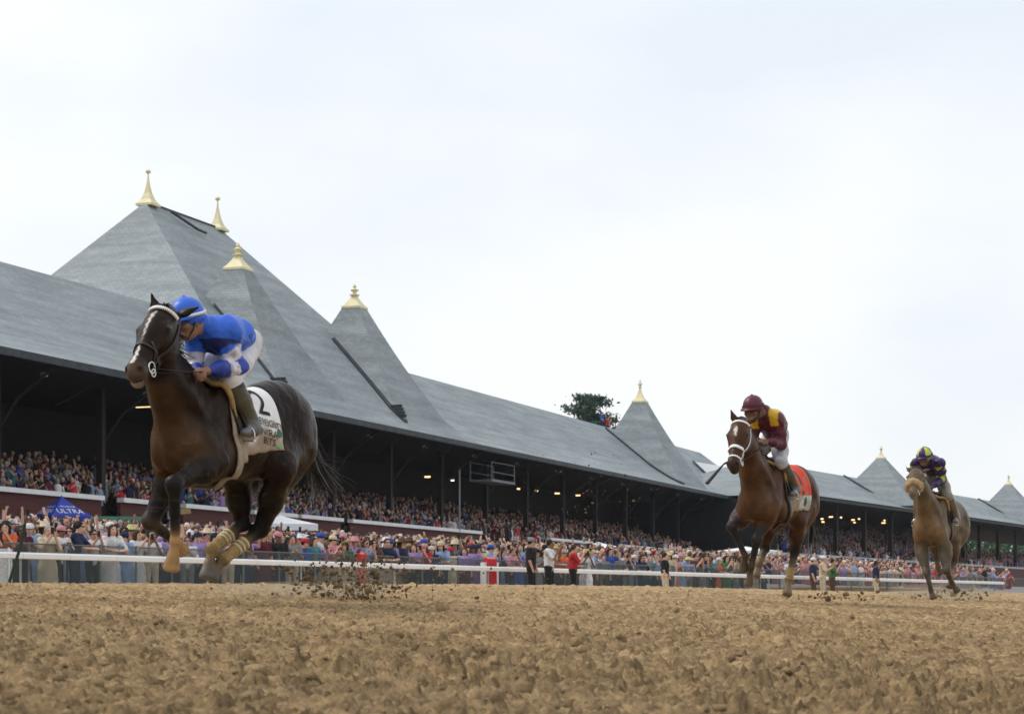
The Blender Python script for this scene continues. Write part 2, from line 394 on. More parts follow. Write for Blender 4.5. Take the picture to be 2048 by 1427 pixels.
# ------------------------------------------------------------------ grandstands
M['bracket'] = mat('bracket_paint', (.022, .025, .03), .7, .2, 3)
class Frame:
    def __init__(s, p, d): s.p = V(*p); s.d = unit(d); s.n = V(-s.d[1], s.d[0])
    def __call__(s, a, b, z): q = s.p + s.d * a + s.n * b; return V(q[0], q[1], z)
    def a_of(s, u, b):   # along-coordinate where column u meets the line at depth b
        k = (u - U0) / FPX; q = s.p + s.n * b
        return (k * q[1] - q[0]) / (s.d[0] - k * s.d[1])
S1 = Frame((-16.2, 80), (.346, .938)); S2 = Frame((26.6, 175.7), (.472, .881))
def shingle():
    m = bpy.data.materials.new('slate_shingles'); m.use_nodes = True; t = m.node_tree; b = t.nodes['Principled BSDF']
    b.inputs['Roughness'].default_value = .62; b.inputs['Specular IOR Level'].default_value = .35
    tcn = t.nodes.new('ShaderNodeTexCoord'); uv = tcn.outputs['UV']
    def mp(s):
        q = t.nodes.new('ShaderNodeMapping'); q.inputs['Scale'].default_value = s; t.links.new(uv, q.inputs[0]); return q.outputs[0]
    br = t.nodes.new('ShaderNodeTexBrick'); br.inputs['Scale'].default_value = 1.0; br.inputs['Brick Width'].default_value = .30; br.inputs['Row Height'].default_value = .17
    br.inputs['Mortar Size'].default_value = .008; br.inputs['Color1'].default_value = (.205, .243, .266, 1); br.inputs['Color2'].default_value = (.26, .298, .322, 1); br.inputs['Mortar'].default_value = (.14, .16, .17, 1)
    br.offset = .5; t.links.new(uv, br.inputs['Vector'])
    n = t.nodes.new('ShaderNodeTexNoise'); n.inputs['Scale'].default_value = 1.0; n.inputs['Detail'].default_value = 6; t.links.new(mp((.22, 1.6, 1)), n.inputs['Vector'])
    r = t.nodes.new('ShaderNodeMapRange'); r.inputs['From Min'].default_value = .3; r.inputs['From Max'].default_value = .7; r.inputs['To Min'].default_value = .80; r.inputs['To Max'].default_value = 1.2; t.links.new(n.outputs[0], r.inputs[0])
    n2 = t.nodes.new('ShaderNodeTexNoise'); n2.inputs['Scale'].default_value = .12; n2.inputs['Detail'].default_value = 4; t.links.new(uv, n2.inputs['Vector'])
    r2 = t.nodes.new('ShaderNodeMapRange'); r2.inputs['From Min'].default_value = .3; r2.inputs['From Max'].default_value = .7; r2.inputs['To Min'].default_value = .88; r2.inputs['To Max'].default_value = 1.1; t.links.new(n2.outputs[0], r2.inputs[0])
    mm = t.nodes.new('ShaderNodeMath'); mm.operation = 'MULTIPLY'; t.links.new(r.outputs[0], mm.inputs[0]); t.links.new(r2.outputs[0], mm.inputs[1])
    mul = t.nodes.new('ShaderNodeVectorMath'); mul.operation = 'SCALE'; t.links.new(br.outputs['Color'], mul.inputs[0]); t.links.new(mm.outputs[0], mul.inputs['Scale'])
    t.links.new(mul.outputs[0], b.inputs['Base Color'])
    bp = t.nodes.new('ShaderNodeBump'); bp.inputs['Strength'].default_value = .5; bp.inputs['Distance'].default_value = .02
    t.links.new(br.outputs['Fac'], bp.inputs['Height']); bp.invert = True; t.links.new(bp.outputs[0], b.inputs['Normal'])
    return m
M['shingle'] = shingle()
M['membrane'] = mat('white_roof_membrane', (.62, .65, .66), .6, .06, .5)
M['flash'] = mat('dark_flashing', (.035, .045, .055), .6, .3, 2)
def uv_faces(me, uvs):
    l = me.uv_layers.new(name='UVMap'); flat = [c for f in uvs for c in f]
    for i, c in enumerate(flat): l.data[i].uv = c
def strip_roof(name, fr, rings, a0, a1, parent, m='shingle', cols=1):
    """roof sheet along the frame: rings = list of (b,z); thickness given by a second sheet below"""
    vs = []; fs = []; uvs = []; al = np.linspace(a0, a1, cols + 1); d = 0; dist = [0]
    for i in range(1, len(rings)): d += math.hypot(rings[i][0] - rings[i - 1][0], rings[i][1] - rings[i - 1][1]); dist.append(d)
    for a in al:
        for b, z in rings: vs.append(fr(a, b, z))
    n = len(rings)
    for i in range(cols):
        for j in range(n - 1):
            fs.append([i * n + j, (i + 1) * n + j, (i + 1) * n + j + 1, i * n + j + 1])
            uvs.append([(al[i], dist[j]), (al[i + 1], dist[j]), (al[i + 1], dist[j + 1]), (al[i], dist[j + 1])])
    me = mesh_np(name, np.array(vs), fs, M[m]); uv_faces(me, uvs); return obj(name, me, parent)
def hip_roof(name, fr, lo, hi, ridge, zs, parent, cap=None):
    """lo/hi: (a,b) footprint corners; ridge: (a0,a1,b); zs: list of (t,z) with t=0 at the eave, 1 at the ridge"""
    vs = []; nR = len(zs)
    for t, z in zs:
        a0 = lo[0] + (ridge[0] - lo[0]) * t; a1 = hi[0] + (ridge[1] - hi[0]) * t
        b0 = lo[1] + (ridge[2] - lo[1]) * t; b1 = hi[1] + (ridge[2] - hi[1]) * t
        vs += [fr(a0, b0, z), fr(a1, b0, z), fr(a1, b1, z), fr(a0, b1, z)]
    vs = np.array(vs); fs = []; uvs = []
    for i in range(nR - 1):
        for k in range(4):
            q = [i * 4 + k, i * 4 + (k + 1) % 4, (i + 1) * 4 + (k + 1) % 4, (i + 1) * 4 + k]
            e = unit(vs[k] - vs[(k + 1) % 4])
            fs.append(q); uvs.append([(float(vs[j] @ e), float(vs[j][2] * 1.35)) for j in q])
    me = mesh_np(name, vs, fs, M['shingle']); uv_faces(me, uvs); return obj(name, me, parent)
def finial(fr, a, b, z, kind, parent, w=.75, hs=.7):
    c = fr(a, b, z); rot = math.atan2(fr.d[1], fr.d[0]) + math.pi / 4
    mb = MB(); q = 2 ** .5
    mb.lathe(c, [(w * q * 1.06, 0), (w * q * 1.06, .12), (w * q * .97, .16)], square=True, rot=rot)
    if kind == 'spire':
        mb.lathe(c, [(w * q * .97, .16), (w * q * .62, .55), (w * q * .36, 1.05), (w * q * .2, 1.6), (w * q * .09, 2.15), (.03, 2.6)], square=True, rot=rot)
        mb.lathe(c, [(.03, 2.55), (.05, 2.66), (.13, 2.72), (.16, 2.82), (.13, 2.92), (.03, 3.0)], 10)
    elif kind == 'balls':
        mb.lathe(c, [(w * q * .97, .16), (w * q * .78, .42), (w * q * .42, .85), (w * q * .25, 1.15)], square=True, rot=rot)
        mb.lathe(c, [(.12, 1.12), (.29, 1.2), (.30, 1.26), (.15, 1.32), (.10, 1.5), (.22, 1.6), (.24, 1.7), (.12, 1.8), (.07, 1.9), (.12, 1.98), (.09, 2.08), (.02, 2.22)], 10)
    else:
        mb.lathe(c, [(w * q * .97, .16), (w * q * .6, .6), (w * q * .33, 1.1), (w * q * .17, 1.7), (.1, 2.0)], square=True, rot=rot)
        mb.lathe(c, [(.08, 1.95), (.16, 2.05), (.08, 2.2), (.12, 2.3), (.24, 2.42), (.14, 2.5), (.08, 2.7), (.02, 3.05)], 10)
    mb.v = [(x, y, c[2] + (zz - c[2]) * (hs if zz - c[2] > .17 else 1)) for x, y, zz in mb.v]
    return mb.build('finial', M['cream'], parent)
def tower(fr, a, b, ha, hb, zb, zc, w, kind, parent, dark=True, roofz=None, hs=.66):
    """pyramid roof with flared foot"""
    prof = []
    for t in np.linspace(0, 1, 9):
        prof.append((t * (1 - w / ha), zb + (zc - zb) * (.80 * t + .20 * t * t if True else t)))
    lo = (a - ha, b - hb); hi = (a + ha, b + hb)
    vs = []; fs = []; uvs = []
    for t, z in prof:
        x = ha * (1 - t); y = hb * (1 - t) if hb <= ha else max(hb * (1 - t) - (hb - ha) * t * w / ha, w)
        y = hb + (w - hb) * (t / prof[-1][0]); x = ha + (w - ha) * (t / prof[-1][0])
        vs += [fr(a - x, b - y, z), fr(a + x, b - y, z), fr(a + x, b + y, z), fr(a - x, b + y, z)]
    vs = np.array(vs)
    for i in range(len(prof) - 1):
        for k in range(4):
            q = [i * 4 + k, i * 4 + (k + 1) % 4, (i + 1) * 4 + (k + 1) % 4, (i + 1) * 4 + k]
            e = unit(vs[k] - vs[(k + 1) % 4]); fs.append(q); uvs.append([(float(vs[j] @ e), float(vs[j][2] * 1.2)) for j in q])
    me = mesh_np('tower_roof', vs, fs, M['shingle']); uv_faces(me, uvs); o = obj('tower_roof', me, parent)
    finial(fr, a, b, zc - .02, kind, o, w, hs); return o
stand = empty('grandstand', tuple(S1(20, 9, .7)))
tag(stand, 'long grandstand with grey slate roofs, pointed towers and cream finials behind the crowd', 'grandstand')
EAVE = 9.4; RB = 9.0; RZ = 15.1
prof1 = [(0, EAVE), (1.2, EAVE + .42), (2.4, EAVE + 1.0), (4, EAVE + 1.95), (RB, RZ), (2 * RB, EAVE)]
# keep things in world coordinates under the stand's Empty
def keep(o):
    o.matrix_parent_inverse = Matrix.Translation(-Vector(stand.location)) if o.parent is stand else o.matrix_parent_inverse; return o
stand.location = (0, 0, 0)
stand.location = Vector(S1(20, 9, .7))
def SP(o):   # parent while keeping world placement
    o.matrix_parent_inverse = Matrix.Translation(-Vector(o.parent.location)); return o
SP(strip_roof('roof', S1, prof1, -60, 23, stand, cols=10)); SP(strip_roof('roof', S1, prof1, 30, 126, stand, cols=9))
zs = [(0, EAVE), (.06, EAVE + .5), (.14, EAVE + 1.35), (.3, EAVE + 3.45), (1, 22.0)]
SP(hip_roof('main_roof', S1, (13.2, -.02), (41.5, 22.5), (26.6, 35.1, 14), zs, stand))
fz = 21.55
for a in (26.9, 34.8): SP(finial(S1, a, 14, 21.8, 'spire', stand, .47, .68))
SP(MB().box(S1(30.8, 14, 22.0), (8.0, .16, .12), [V(*S1.d, 0), V(*S1.n, 0), V(0, 0, 1)]).build('ridge_cap', M['flash'], stand))
SP(MB().tube([S1(28.3, 13.4, 21.75), S1(29.9, 12.55, 20.95), S1(30.7, 12.5, 20.9)], .08, 5).build('roof_bracket', M['flash'], stand))
for a, kind in ((22.3, 'balls'), (36.6, 'balls'), (94.7, 'star')):
    SP(tower(S1, a, 6, 4.3, 4.9, 9.75, 17.1, .55, kind, stand))
    # dark side valley and louvre at the foot of the tower
    mb = MB()
    roofz = (lambda b: np.interp(b, [0, .84, 1.96, 4.2, 14], [EAVE, EAVE + .5, EAVE + 1.35, EAVE + 3.45, 22.0])) if a < 90 else (lambda b: np.interp(b, [0, 1.2, 2.4, 4, RB], [EAVE, EAVE + .42, EAVE + 1, EAVE + 1.95, RZ]))
    def left_face(b, z):  # a where the tower's left face has height z
        t = np.interp(z, [9.75 + 7.35 * (.8 * q + .2 * q * q) for q in np.linspace(0, 1, 20)], np.linspace(0, 1, 20)); return a - (4.3 + (.55 - 4.3) * t)
    bs = np.linspace(.9, 6.6 if a < 40 else 8.6, 12); prv = None
    for b in bs:
        z = float(roofz(b)); al = float(left_face(b, z + .12)); hw = .42 if 30 < a < 90 else .12; cur = [S1(al - hw, b, z + .02), S1(al - hw, b, z + .12), S1(al - .02, b, z + .2), S1(al + .1, b, z + .02)]
        if prv is not None: mb.hexa([prv[0], prv[3], prv[2], prv[1], cur[0], cur[3], cur[2], cur[1]])
        prv = cur
    SP(mb.build('valley_gutter', M['flash'], stand))
    if a < 90:
        lv = MB()
        for i in range(4): lv.box(S1(a - 4.28 + .16 * i, 1.62 + .05 * i, 10.35 + .2 * i), (.05, 1.5 - .22 * i, .17), [V(*S1.d, 0), V(*S1.n, 0), V(0, 0, 1)])
        lv.build('louvre', M['flash'], stand); SP(bpy.data.objects[stand.children[-1].name] if False else [o for o in stand.children if o.name.startswith('louvre')][-1])
def eave_parts(fr, a0, a1, z, parent, deep=18, n=1):
    SP(MB().hexa([fr(a0, -.05, z - .30), fr(a1, -.05, z - .30), fr(a1, .10, z - .30), fr(a0, .10, z - .30), fr(a0, -.05, z - .01), fr(a1, -.05, z - .01), fr(a1, .10, z - .01), fr(a0, .10, z - .01)]).build('fascia', M['flash'], parent))
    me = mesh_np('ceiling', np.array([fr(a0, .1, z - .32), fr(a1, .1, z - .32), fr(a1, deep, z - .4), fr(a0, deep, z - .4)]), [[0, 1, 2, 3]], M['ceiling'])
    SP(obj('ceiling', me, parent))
eave_parts(S1, -60, 126, EAVE, stand)
EAVE2 = 9.4
# seating tiers, back wall, front wall
def seating(fr, a0, a1, parent, rows=13, zf=3.45, b0=2.3, dz=.36, db=.82, back=True, wall=True):
    mb = MB()
    pts = [(b0, zf - .5), (b0, zf)]
    for r in range(rows):
        b = b0 + .9 + r * db; pts += [(b, zf + r * dz), (b, zf + (r + 1) * dz)]
    pts += [(b0 + .9 + rows * db, zf + rows * dz)]
    n = len(pts); vs = [fr(a0, *p) for p in pts] + [fr(a1, *p) for p in pts]
    mb.add(vs, [[i, n + i, n + i + 1, i + 1] for i in range(n - 1)])
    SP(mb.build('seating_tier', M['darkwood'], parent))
    if back:
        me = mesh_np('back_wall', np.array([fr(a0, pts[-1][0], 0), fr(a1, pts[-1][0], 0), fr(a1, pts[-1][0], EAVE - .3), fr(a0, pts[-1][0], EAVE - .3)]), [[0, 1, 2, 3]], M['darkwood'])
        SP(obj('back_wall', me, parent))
    return [(b0 + .45, zf)] + [(b0 + .9 + (r + .5) * db, zf + (r + 1) * dz) for r in range(rows)]
ROWS1 = seating(S1, -60, 118, stand, rows=8, dz=.23, db=.85)
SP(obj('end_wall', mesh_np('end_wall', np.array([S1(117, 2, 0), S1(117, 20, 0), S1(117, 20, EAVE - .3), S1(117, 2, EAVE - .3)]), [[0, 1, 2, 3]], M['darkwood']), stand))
RAILB = 2.0
segs = [(-900, 205), (243, 300), (368, 470), (505, 592), (600, 684), (702, 962), (1098, 1183), (1238, 1338), (1380, 1560)]
for u0, u1 in segs:
    a0 = S1.a_of(u0, RAILB); a1 = S1.a_of(u1, RAILB)
    def bx(bb0, bb1, z0, z1): return [S1(a0, bb0, z0), S1(a1, bb0, z0), S1(a1, bb1, z0), S1(a0, bb1, z0), S1(a0, bb0, z1), S1(a1, bb0, z1), S1(a1, bb1, z1), S1(a0, bb1, z1)]
    SP(MB().hexa(bx(RAILB + .05, RAILB + .2, .5, 4.27)).build('front_wall', M['brickred'], stand))
    SP(MB().hexa(bx(RAILB - .12, RAILB + .22, 4.27, 4.46)).build('rail_cap', M['white'], stand))
for i, a in enumerate(np.arange(-11, 117, 7.6)):
    zt = EAVE - .3
    SP(MB().box(S1(a, 2.9, (zt + .5) / 2), (.30, .30, zt - .5), [V(*S1.d, 0), V(*S1.n, 0), V(0, 0, 1)]).build('column', M['post'], stand))
    SP(MB().tube([S1(a, 2.65, 6.9), S1(a, 1.9, 7.9), S1(a, .7, 8.75), S1(a, .1, 9.05)], .06, 5).build('bracket', M['bracket'], stand))
    SP(MB().tube([S1(a + 3.8, 2.65, 8.0), S1(a + 3.8, 1.7, 8.4), S1(a + 3.8, .4, 9.05)], .035, 5).build('bracket', M['bracket'], stand))
for a in np.arange(-12, 116, 7.6):
    SP(MB().box(S1(a + 1.1, .75, 8.80), (.14, .24, .16), [V(*S1.d, 0), V(*S1.n, 0), V(0, 0, 1)]).build('hanging_speaker', M['steel'], stand))
SP(MB().tube([S1(S1.a_of(919, 1.9), 1.9, 4.3), S1(S1.a_of(919, 1.9), 1.9, 8.2)], .06, 6).build('flag_pole', M['steel'], stand))
# television camera cage under the eave
ac = S1.a_of(985, 1.2); cage = MB()
R_ = [V(*S1.d, 0), V(*S1.n, 0), V(0, 0, 1)]
for da in (-2.0, 2.0):
    for b in (.5, 1.9): cage.tube([S1(ac + da, b, 7.5), S1(ac + da, b, 8.6)], .04, 4)
for z in (7.55, 8.0, 8.6):
    for b in (.5, 1.9): cage.tube([S1(ac - 2.0, b, z), S1(ac + 2.0, b, z)], .032, 4)
cage.box(S1(ac, 1.2, 7.48), (4.1, 1.5, .12), R_)
tag(SP(cage.build('camera_cage', mat('cage_paint', (.17, .19, .21), .6), stand)))
for u, v, b, L_, wm in [(236, 783, 5, .16, 'lampw'), (245, 797, 6, .5, 'lamp'), (290, 812, 5, 1.3, 'lamp'), (770, 887, 4, .3, 'lampw'), (855, 953, 6, .5, 'lamp'), (905, 960, 7, .14, 'lampw'),
                     (1058, 939, 4, 1.6, 'lamp'), (1167, 960, 5, 1.5, 'lamp'), (1286, 982, 4, 1.2, 'lamp'), (1037, 977, 8, .3, 'lamp'), (1073, 981, 8, .3, 'lamp'), (1115, 986, 8, .6, 'lamp'), (1156, 990, 8, .5, 'lamp'),
                     (1252, 986, 7, .25, 'lampw'), (1251, 1001, 9, .35, 'lamp'), (1285, 1006, 9, .4, 'lamp'), (1325, 996, 8, .25, 'lampw'), (1348, 1013, 9, .35, 'lamp'), (1431, 1001, 6, .5, 'lamp'), (1434, 1021, 9, .5, 'lamp'), (1191, 994, 8, .2, 'lampw')]:
    a = S1.a_of(u, b); q = S1(a, b, 0); z = (V0 - v) / FPX * q[1]
    SP(MB().box(S1(a, b, z), (.12, max(.2, L_ * .7), .10), R_).build('ceiling_lamp', M[wm], stand))

# far stand
far = empty('grandstand', tuple(S2(60, 8, .7)))
tag(far, 'distant grandstand wing with white-edged grey roof and two pale towers behind the third horse', 'grandstand')
prof2 = [(-.3, EAVE2), (1.5, EAVE2 + .35), (4, EAVE2 + 1.15), (9, 13.35), (18, EAVE2)]
SP(strip_roof('roof', S2, prof2, 8, 190, far, cols=14))
def on_roof1(u, v):
    best = min(np.linspace(.0, RB, 400), key=lambda b: abs(V0 - FPX * float(np.interp(b, [p_[0] for p_ in prof1[:5]], [p_[1] for p_ in prof1[:5]])) / S1(S1.a_of(u, b), b, 0)[1] - v))
    return S1(S1.a_of(u, best), best, float(np.interp(best, [p_[0] for p_ in prof1[:5]], [p_[1] for p_ in prof1[:5]])) + .14)
mp_ = [on_roof1(1386, 925), on_roof1(1418, 955), on_roof1(1450, 983), on_roof1(1500, 992), on_roof1(1500, 965), on_roof1(1500, 943)]
SP(obj('roof_membrane', mesh_np('roof_membrane', np.array(mp_), [[0, 1, 4, 5], [1, 2, 3, 4]], M['membrane']), stand))
SP(MB().tube([p_ + V(0, 0, .05) for p_ in mp_[:3]], .08, 5).build('valley_gutter', M['flash'], stand))
hp_ = np.array([S2(-4, -.3, EAVE2), S2(8, -.3, EAVE2), S2(8, 9, 13.35), S2(-4, 18, EAVE2), S2(8, 18, EAVE2)])
me = mesh_np('roof_hip', hp_, [[0, 1, 2], [0, 2, 3], [2, 4, 3]], M['shingle']); uv_faces(me, [[(0, 0), (12, 0), (12, 10)], [(0, 0), (9, 12), (18, 0)], [(0, 10), (0, 0), (12, 0)]]); SP(obj('roof_hip', me, far))
eave_parts(S2, -4, 190, EAVE2, far)
for a in (35.7, 88.5, 140):
    SP(tower(S2, a, 5.4, 4.6, 5.0, 9.9, 15.1, .42, 'star', far, hs=.45))
    al = np.linspace(.4, 8.8, 8); mb = MB()
    mb.tube([S2(a - 4.9 + (b * .33), b, float(np.interp(b, [-.3, 1.5, 4, 9], [EAVE2, EAVE2 + .35, EAVE2 + 1.15, 13.35])) + .12) for b in al], .09, 5)
    SP(mb.build('valley_gutter', M['flash'], far))
ROWS2 = seating(S2, -4, 70, far, rows=11, dz=.28)
ROWS2b = seating(S2, 70, 190, far, rows=7, back=False)
SP(obj('end_wall', mesh_np('end_wall2', np.array([S2(-4, 2, 0), S2(-4, 20, 0), S2(-4, 20, EAVE2 - .3), S2(-4, 2, EAVE2 - .3)]), [[0, 1, 2, 3]], M['darkwood']), far))
R2_ = [V(*S2.d, 0), V(*S2.n, 0), V(0, 0, 1)]
for a in np.arange(-3, 190, 8.5):
    SP(MB().box(S2(a, 2.9, (EAVE2 + .2) / 2), (.4, .4, EAVE2 - .7), R2_).build('column', M['post'], far))
    SP(MB().box(S2(a + 2, .6, EAVE2 - .5), (.16, .24, .25), R2_).build('hanging_speaker', M['bracket'], far))
SP(MB().hexa([S2(-4, 2, 4.2), S2(190, 2, 4.2), S2(190, 2.3, 4.2), S2(-4, 2.3, 4.2), S2(-4, 2, 4.42), S2(190, 2, 4.42), S2(190, 2.3, 4.42), S2(-4, 2.3, 4.42)]).build('rail_cap', mat('pale_rail', (.4, .42, .44), .6), far))
SP(MB().hexa([S2(-4, 2.05, .3), S2(190, 2.05, .3), S2(190, 2.25, .3), S2(-4, 2.25, .3), S2(-4, 2.05, 4.2), S2(190, 2.05, 4.2), S2(190, 2.25, 4.2), S2(-4, 2.25, 4.2)]).build('front_wall', M['brickred'], far))
for u, v, b, L_ in [(1644, 1037, 3, .5), (1646, 1043, 3, .5), (1662, 1033, 6, .9), (1673, 1040, 6, .4), (1682, 1034, 5, .4), (1706, 1039, 6, .7), (1709, 1044, 6, .4), (1718, 1037, 6, .4), (1767, 1045, 7, .9), (1769, 1040, 7, .4)]:
    a = S2.a_of(u, b); z = (V0 - v) / FPX * S2(a, b, 0)[1]
    SP(MB().box(S2(a, b, z), (.12, max(.16, L_ * .45), .13), R2_).build('ceiling_lamp', M['lamp'], far))
# outer rail of the track
rail = empty('track_rail', (*railP(900), .7)); tag(rail, 'white running rail along the far side of the dirt track', 'rail')
def rail_z(P): return float(gz(*P)) + .97
us = np.linspace(-700, 2010, 30)
for k in range(len(us) - 1):
    p, q = railP(us[k]), railP(us[k + 1] - 1.0)
    a_ = []; prof = [(0, -.06), (.0, .03), (.03, .065), (.10, .07), (.14, .04), (.14, .0), (.09, -.03), (.03, -.075)]
    vs = []
    for P in (p, q):
        for dn, dz in prof: vs.append((P[0] + NN[0] * dn, P[1] + NN[1] * dn, rail_z(P) + dz))
    n = len(prof)
    fs = [[i, n + i, n + (i + 1) % n, (i + 1) % n] for i in range(n)] + [list(range(n)), [n + i for i in range(n)][::-1]]
    SP(MB().add(vs, fs).build('rail_section', M['white'], rail))
for k in range(0, len(us), 2):
    p = railP(us[k]); b = p + NN * .10; zb = float(gz(*b))
    SP(MB().tube([(*b, zb - .1), (*b, rail_z(p) - .04)], .025, 5).build('post', M['steel'], rail))
# crowd fence
fence = empty('crowd_fence', (*railP(900, 2.6), .7)); tag(fence, 'dark chain link crowd fence between the rail and the spectators', 'fence')
def wire_material():
    m = bpy.data.materials.new('chain_link'); m.use_nodes = True; t = m.node_tree; b = t.nodes['Principled BSDF']
    b.inputs['Base Color'].default_value = (.10, .125, .13, 1); b.inputs['Roughness'].default_value = .7
    tcn = t.nodes.new('ShaderNodeTexCoord')
    fac = []
    for ang in (45, -45):
        mp = t.nodes.new('ShaderNodeMapping'); mp.inputs['Rotation'].default_value = (0, 0, math.radians(ang)); t.links.new(tcn.outputs['UV'], mp.inputs[0])
        wv = t.nodes.new('ShaderNodeTexWave'); wv.inputs['Scale'].default_value = 6.0; t.links.new(mp.outputs[0], wv.inputs[0])
        g = t.nodes.new('ShaderNodeMath'); g.operation = 'GREATER_THAN'; g.inputs[1].default_value = .90; t.links.new(wv.outputs['Fac'], g.inputs[0]); fac.append(g)
    mx = t.nodes.new('ShaderNodeMath'); mx.operation = 'MAXIMUM'; t.links.new(fac[0].outputs[0], mx.inputs[0]); t.links.new(fac[1].outputs[0], mx.inputs[1])
    tr = t.nodes.new('ShaderNodeBsdfTransparent'); ms = t.nodes.new('ShaderNodeMixShader')
    t.links.new(mx.outputs[0], ms.inputs[0]); t.links.new(tr.outputs[0], ms.inputs[1]); t.links.new(b.outputs[0], ms.inputs[2]); t.links.new(ms.outputs[0], t.nodes['Material Output'].inputs[0])
    return m
M['wire'] = wire_material()
FOFF = 1.7; M['fencepost'] = mat('fence_post', (.13, .15, .16), .6, .2, 3)
us2 = np.linspace(-300, 2060, 34)
for k in range(len(us2) - 1):
    p, q = railP(us2[k], FOFF), railP(us2[k + 1], FOFF); zp, zq = float(gz(*p)), float(gz(*q)); Ld = np.linalg.norm(q - p)
    me = mesh_np('fence_panel', np.array([(*p, zp - .05), (*q, zq - .05), (*q, zq + 1.27), (*p, zp + 1.27)]), [[0, 1, 2, 3]], M['wire'])
    uv_faces(me, [[(0, 0), (Ld, 0), (Ld, 1.3), (0, 1.3)]]); SP(obj('fence_panel', me, fence))
    SP(MB().tube([(*p, zp + 1.29), (*q, zq + 1.29)], .02, 5).build('top_bar', M['fencepost'], fence))
    SP(MB().tube([(*p, zp - .1), (*p, zp + 1.33)], .03, 6).build('post', M['fencepost'], fence))
# ------------------------------------------------------------------ horses and jockeys
M['coat'] = mat('horse_coat', (1, 1, 1), .36, .35, 6, .26, 38, .12, src='col', detail=6)
M['cloth'] = mat('silk_cloth', (1, 1, 1), .42, .10, 12, .55, 16, .4, src='col')
M['eye'] = mat('eye', (.01, .007, .005), .08, .1, 5, spec=.6)
M['skinj'] = mat('skin', (1, 1, 1), .55, .06, 20, src='col', spec=.3)
M['gloss'] = mat('helmet_cover', (1, 1, 1), .4, .05, 10, .1, 20, .4, src='col')
M['hair'] = mat('horse_hair', (.014, .012, .012), .5, .3, 20, spec=.4)
M['hairpale'] = mat('horse_hair_pale', (.17, .165, .165), .6, .4, 20, spec=.4)
M['ink'] = mat('black_print', (.012, .012, .015), .7, .1, 10)
M['green'] = mat('green_print', (.05, .16, .09), .7, .2, 20)
M['lime'] = mat('bright_green_print', (.10, .42, .13), .7, .2, 20)
class Mount:
    """local frame of a horse: x forward, y to its left, z up, origin on the track under the withers"""
    def __init__(s, u, Y, heading, z0):
        s.O = V((u - U0) / FPX * Y, Y, z0); a = math.radians(heading)
        s.h = V(-math.sin(a), -math.cos(a), 0); s.l = V(math.cos(a), -math.sin(a), 0); s.rz = math.atan2(s.h[1], s.h[0])
    def px(s, u, v, x):
        """local point with forward coordinate x seen at photo pixel (u,v)"""
        k = (u - U0) / FPX
        y = (k * (s.O[1] + s.h[1] * x) - (s.O[0] + s.h[0] * x)) / (s.l[0] - k * s.l[1])
        Yw = s.O[1] + s.h[1] * x + s.l[1] * y
        return V(x, y, (V0 - v) / FPX * Yw - s.O[2])
def lerp(a, b, t): return np.asarray(a) * (1 - t) + np.asarray(b) * t
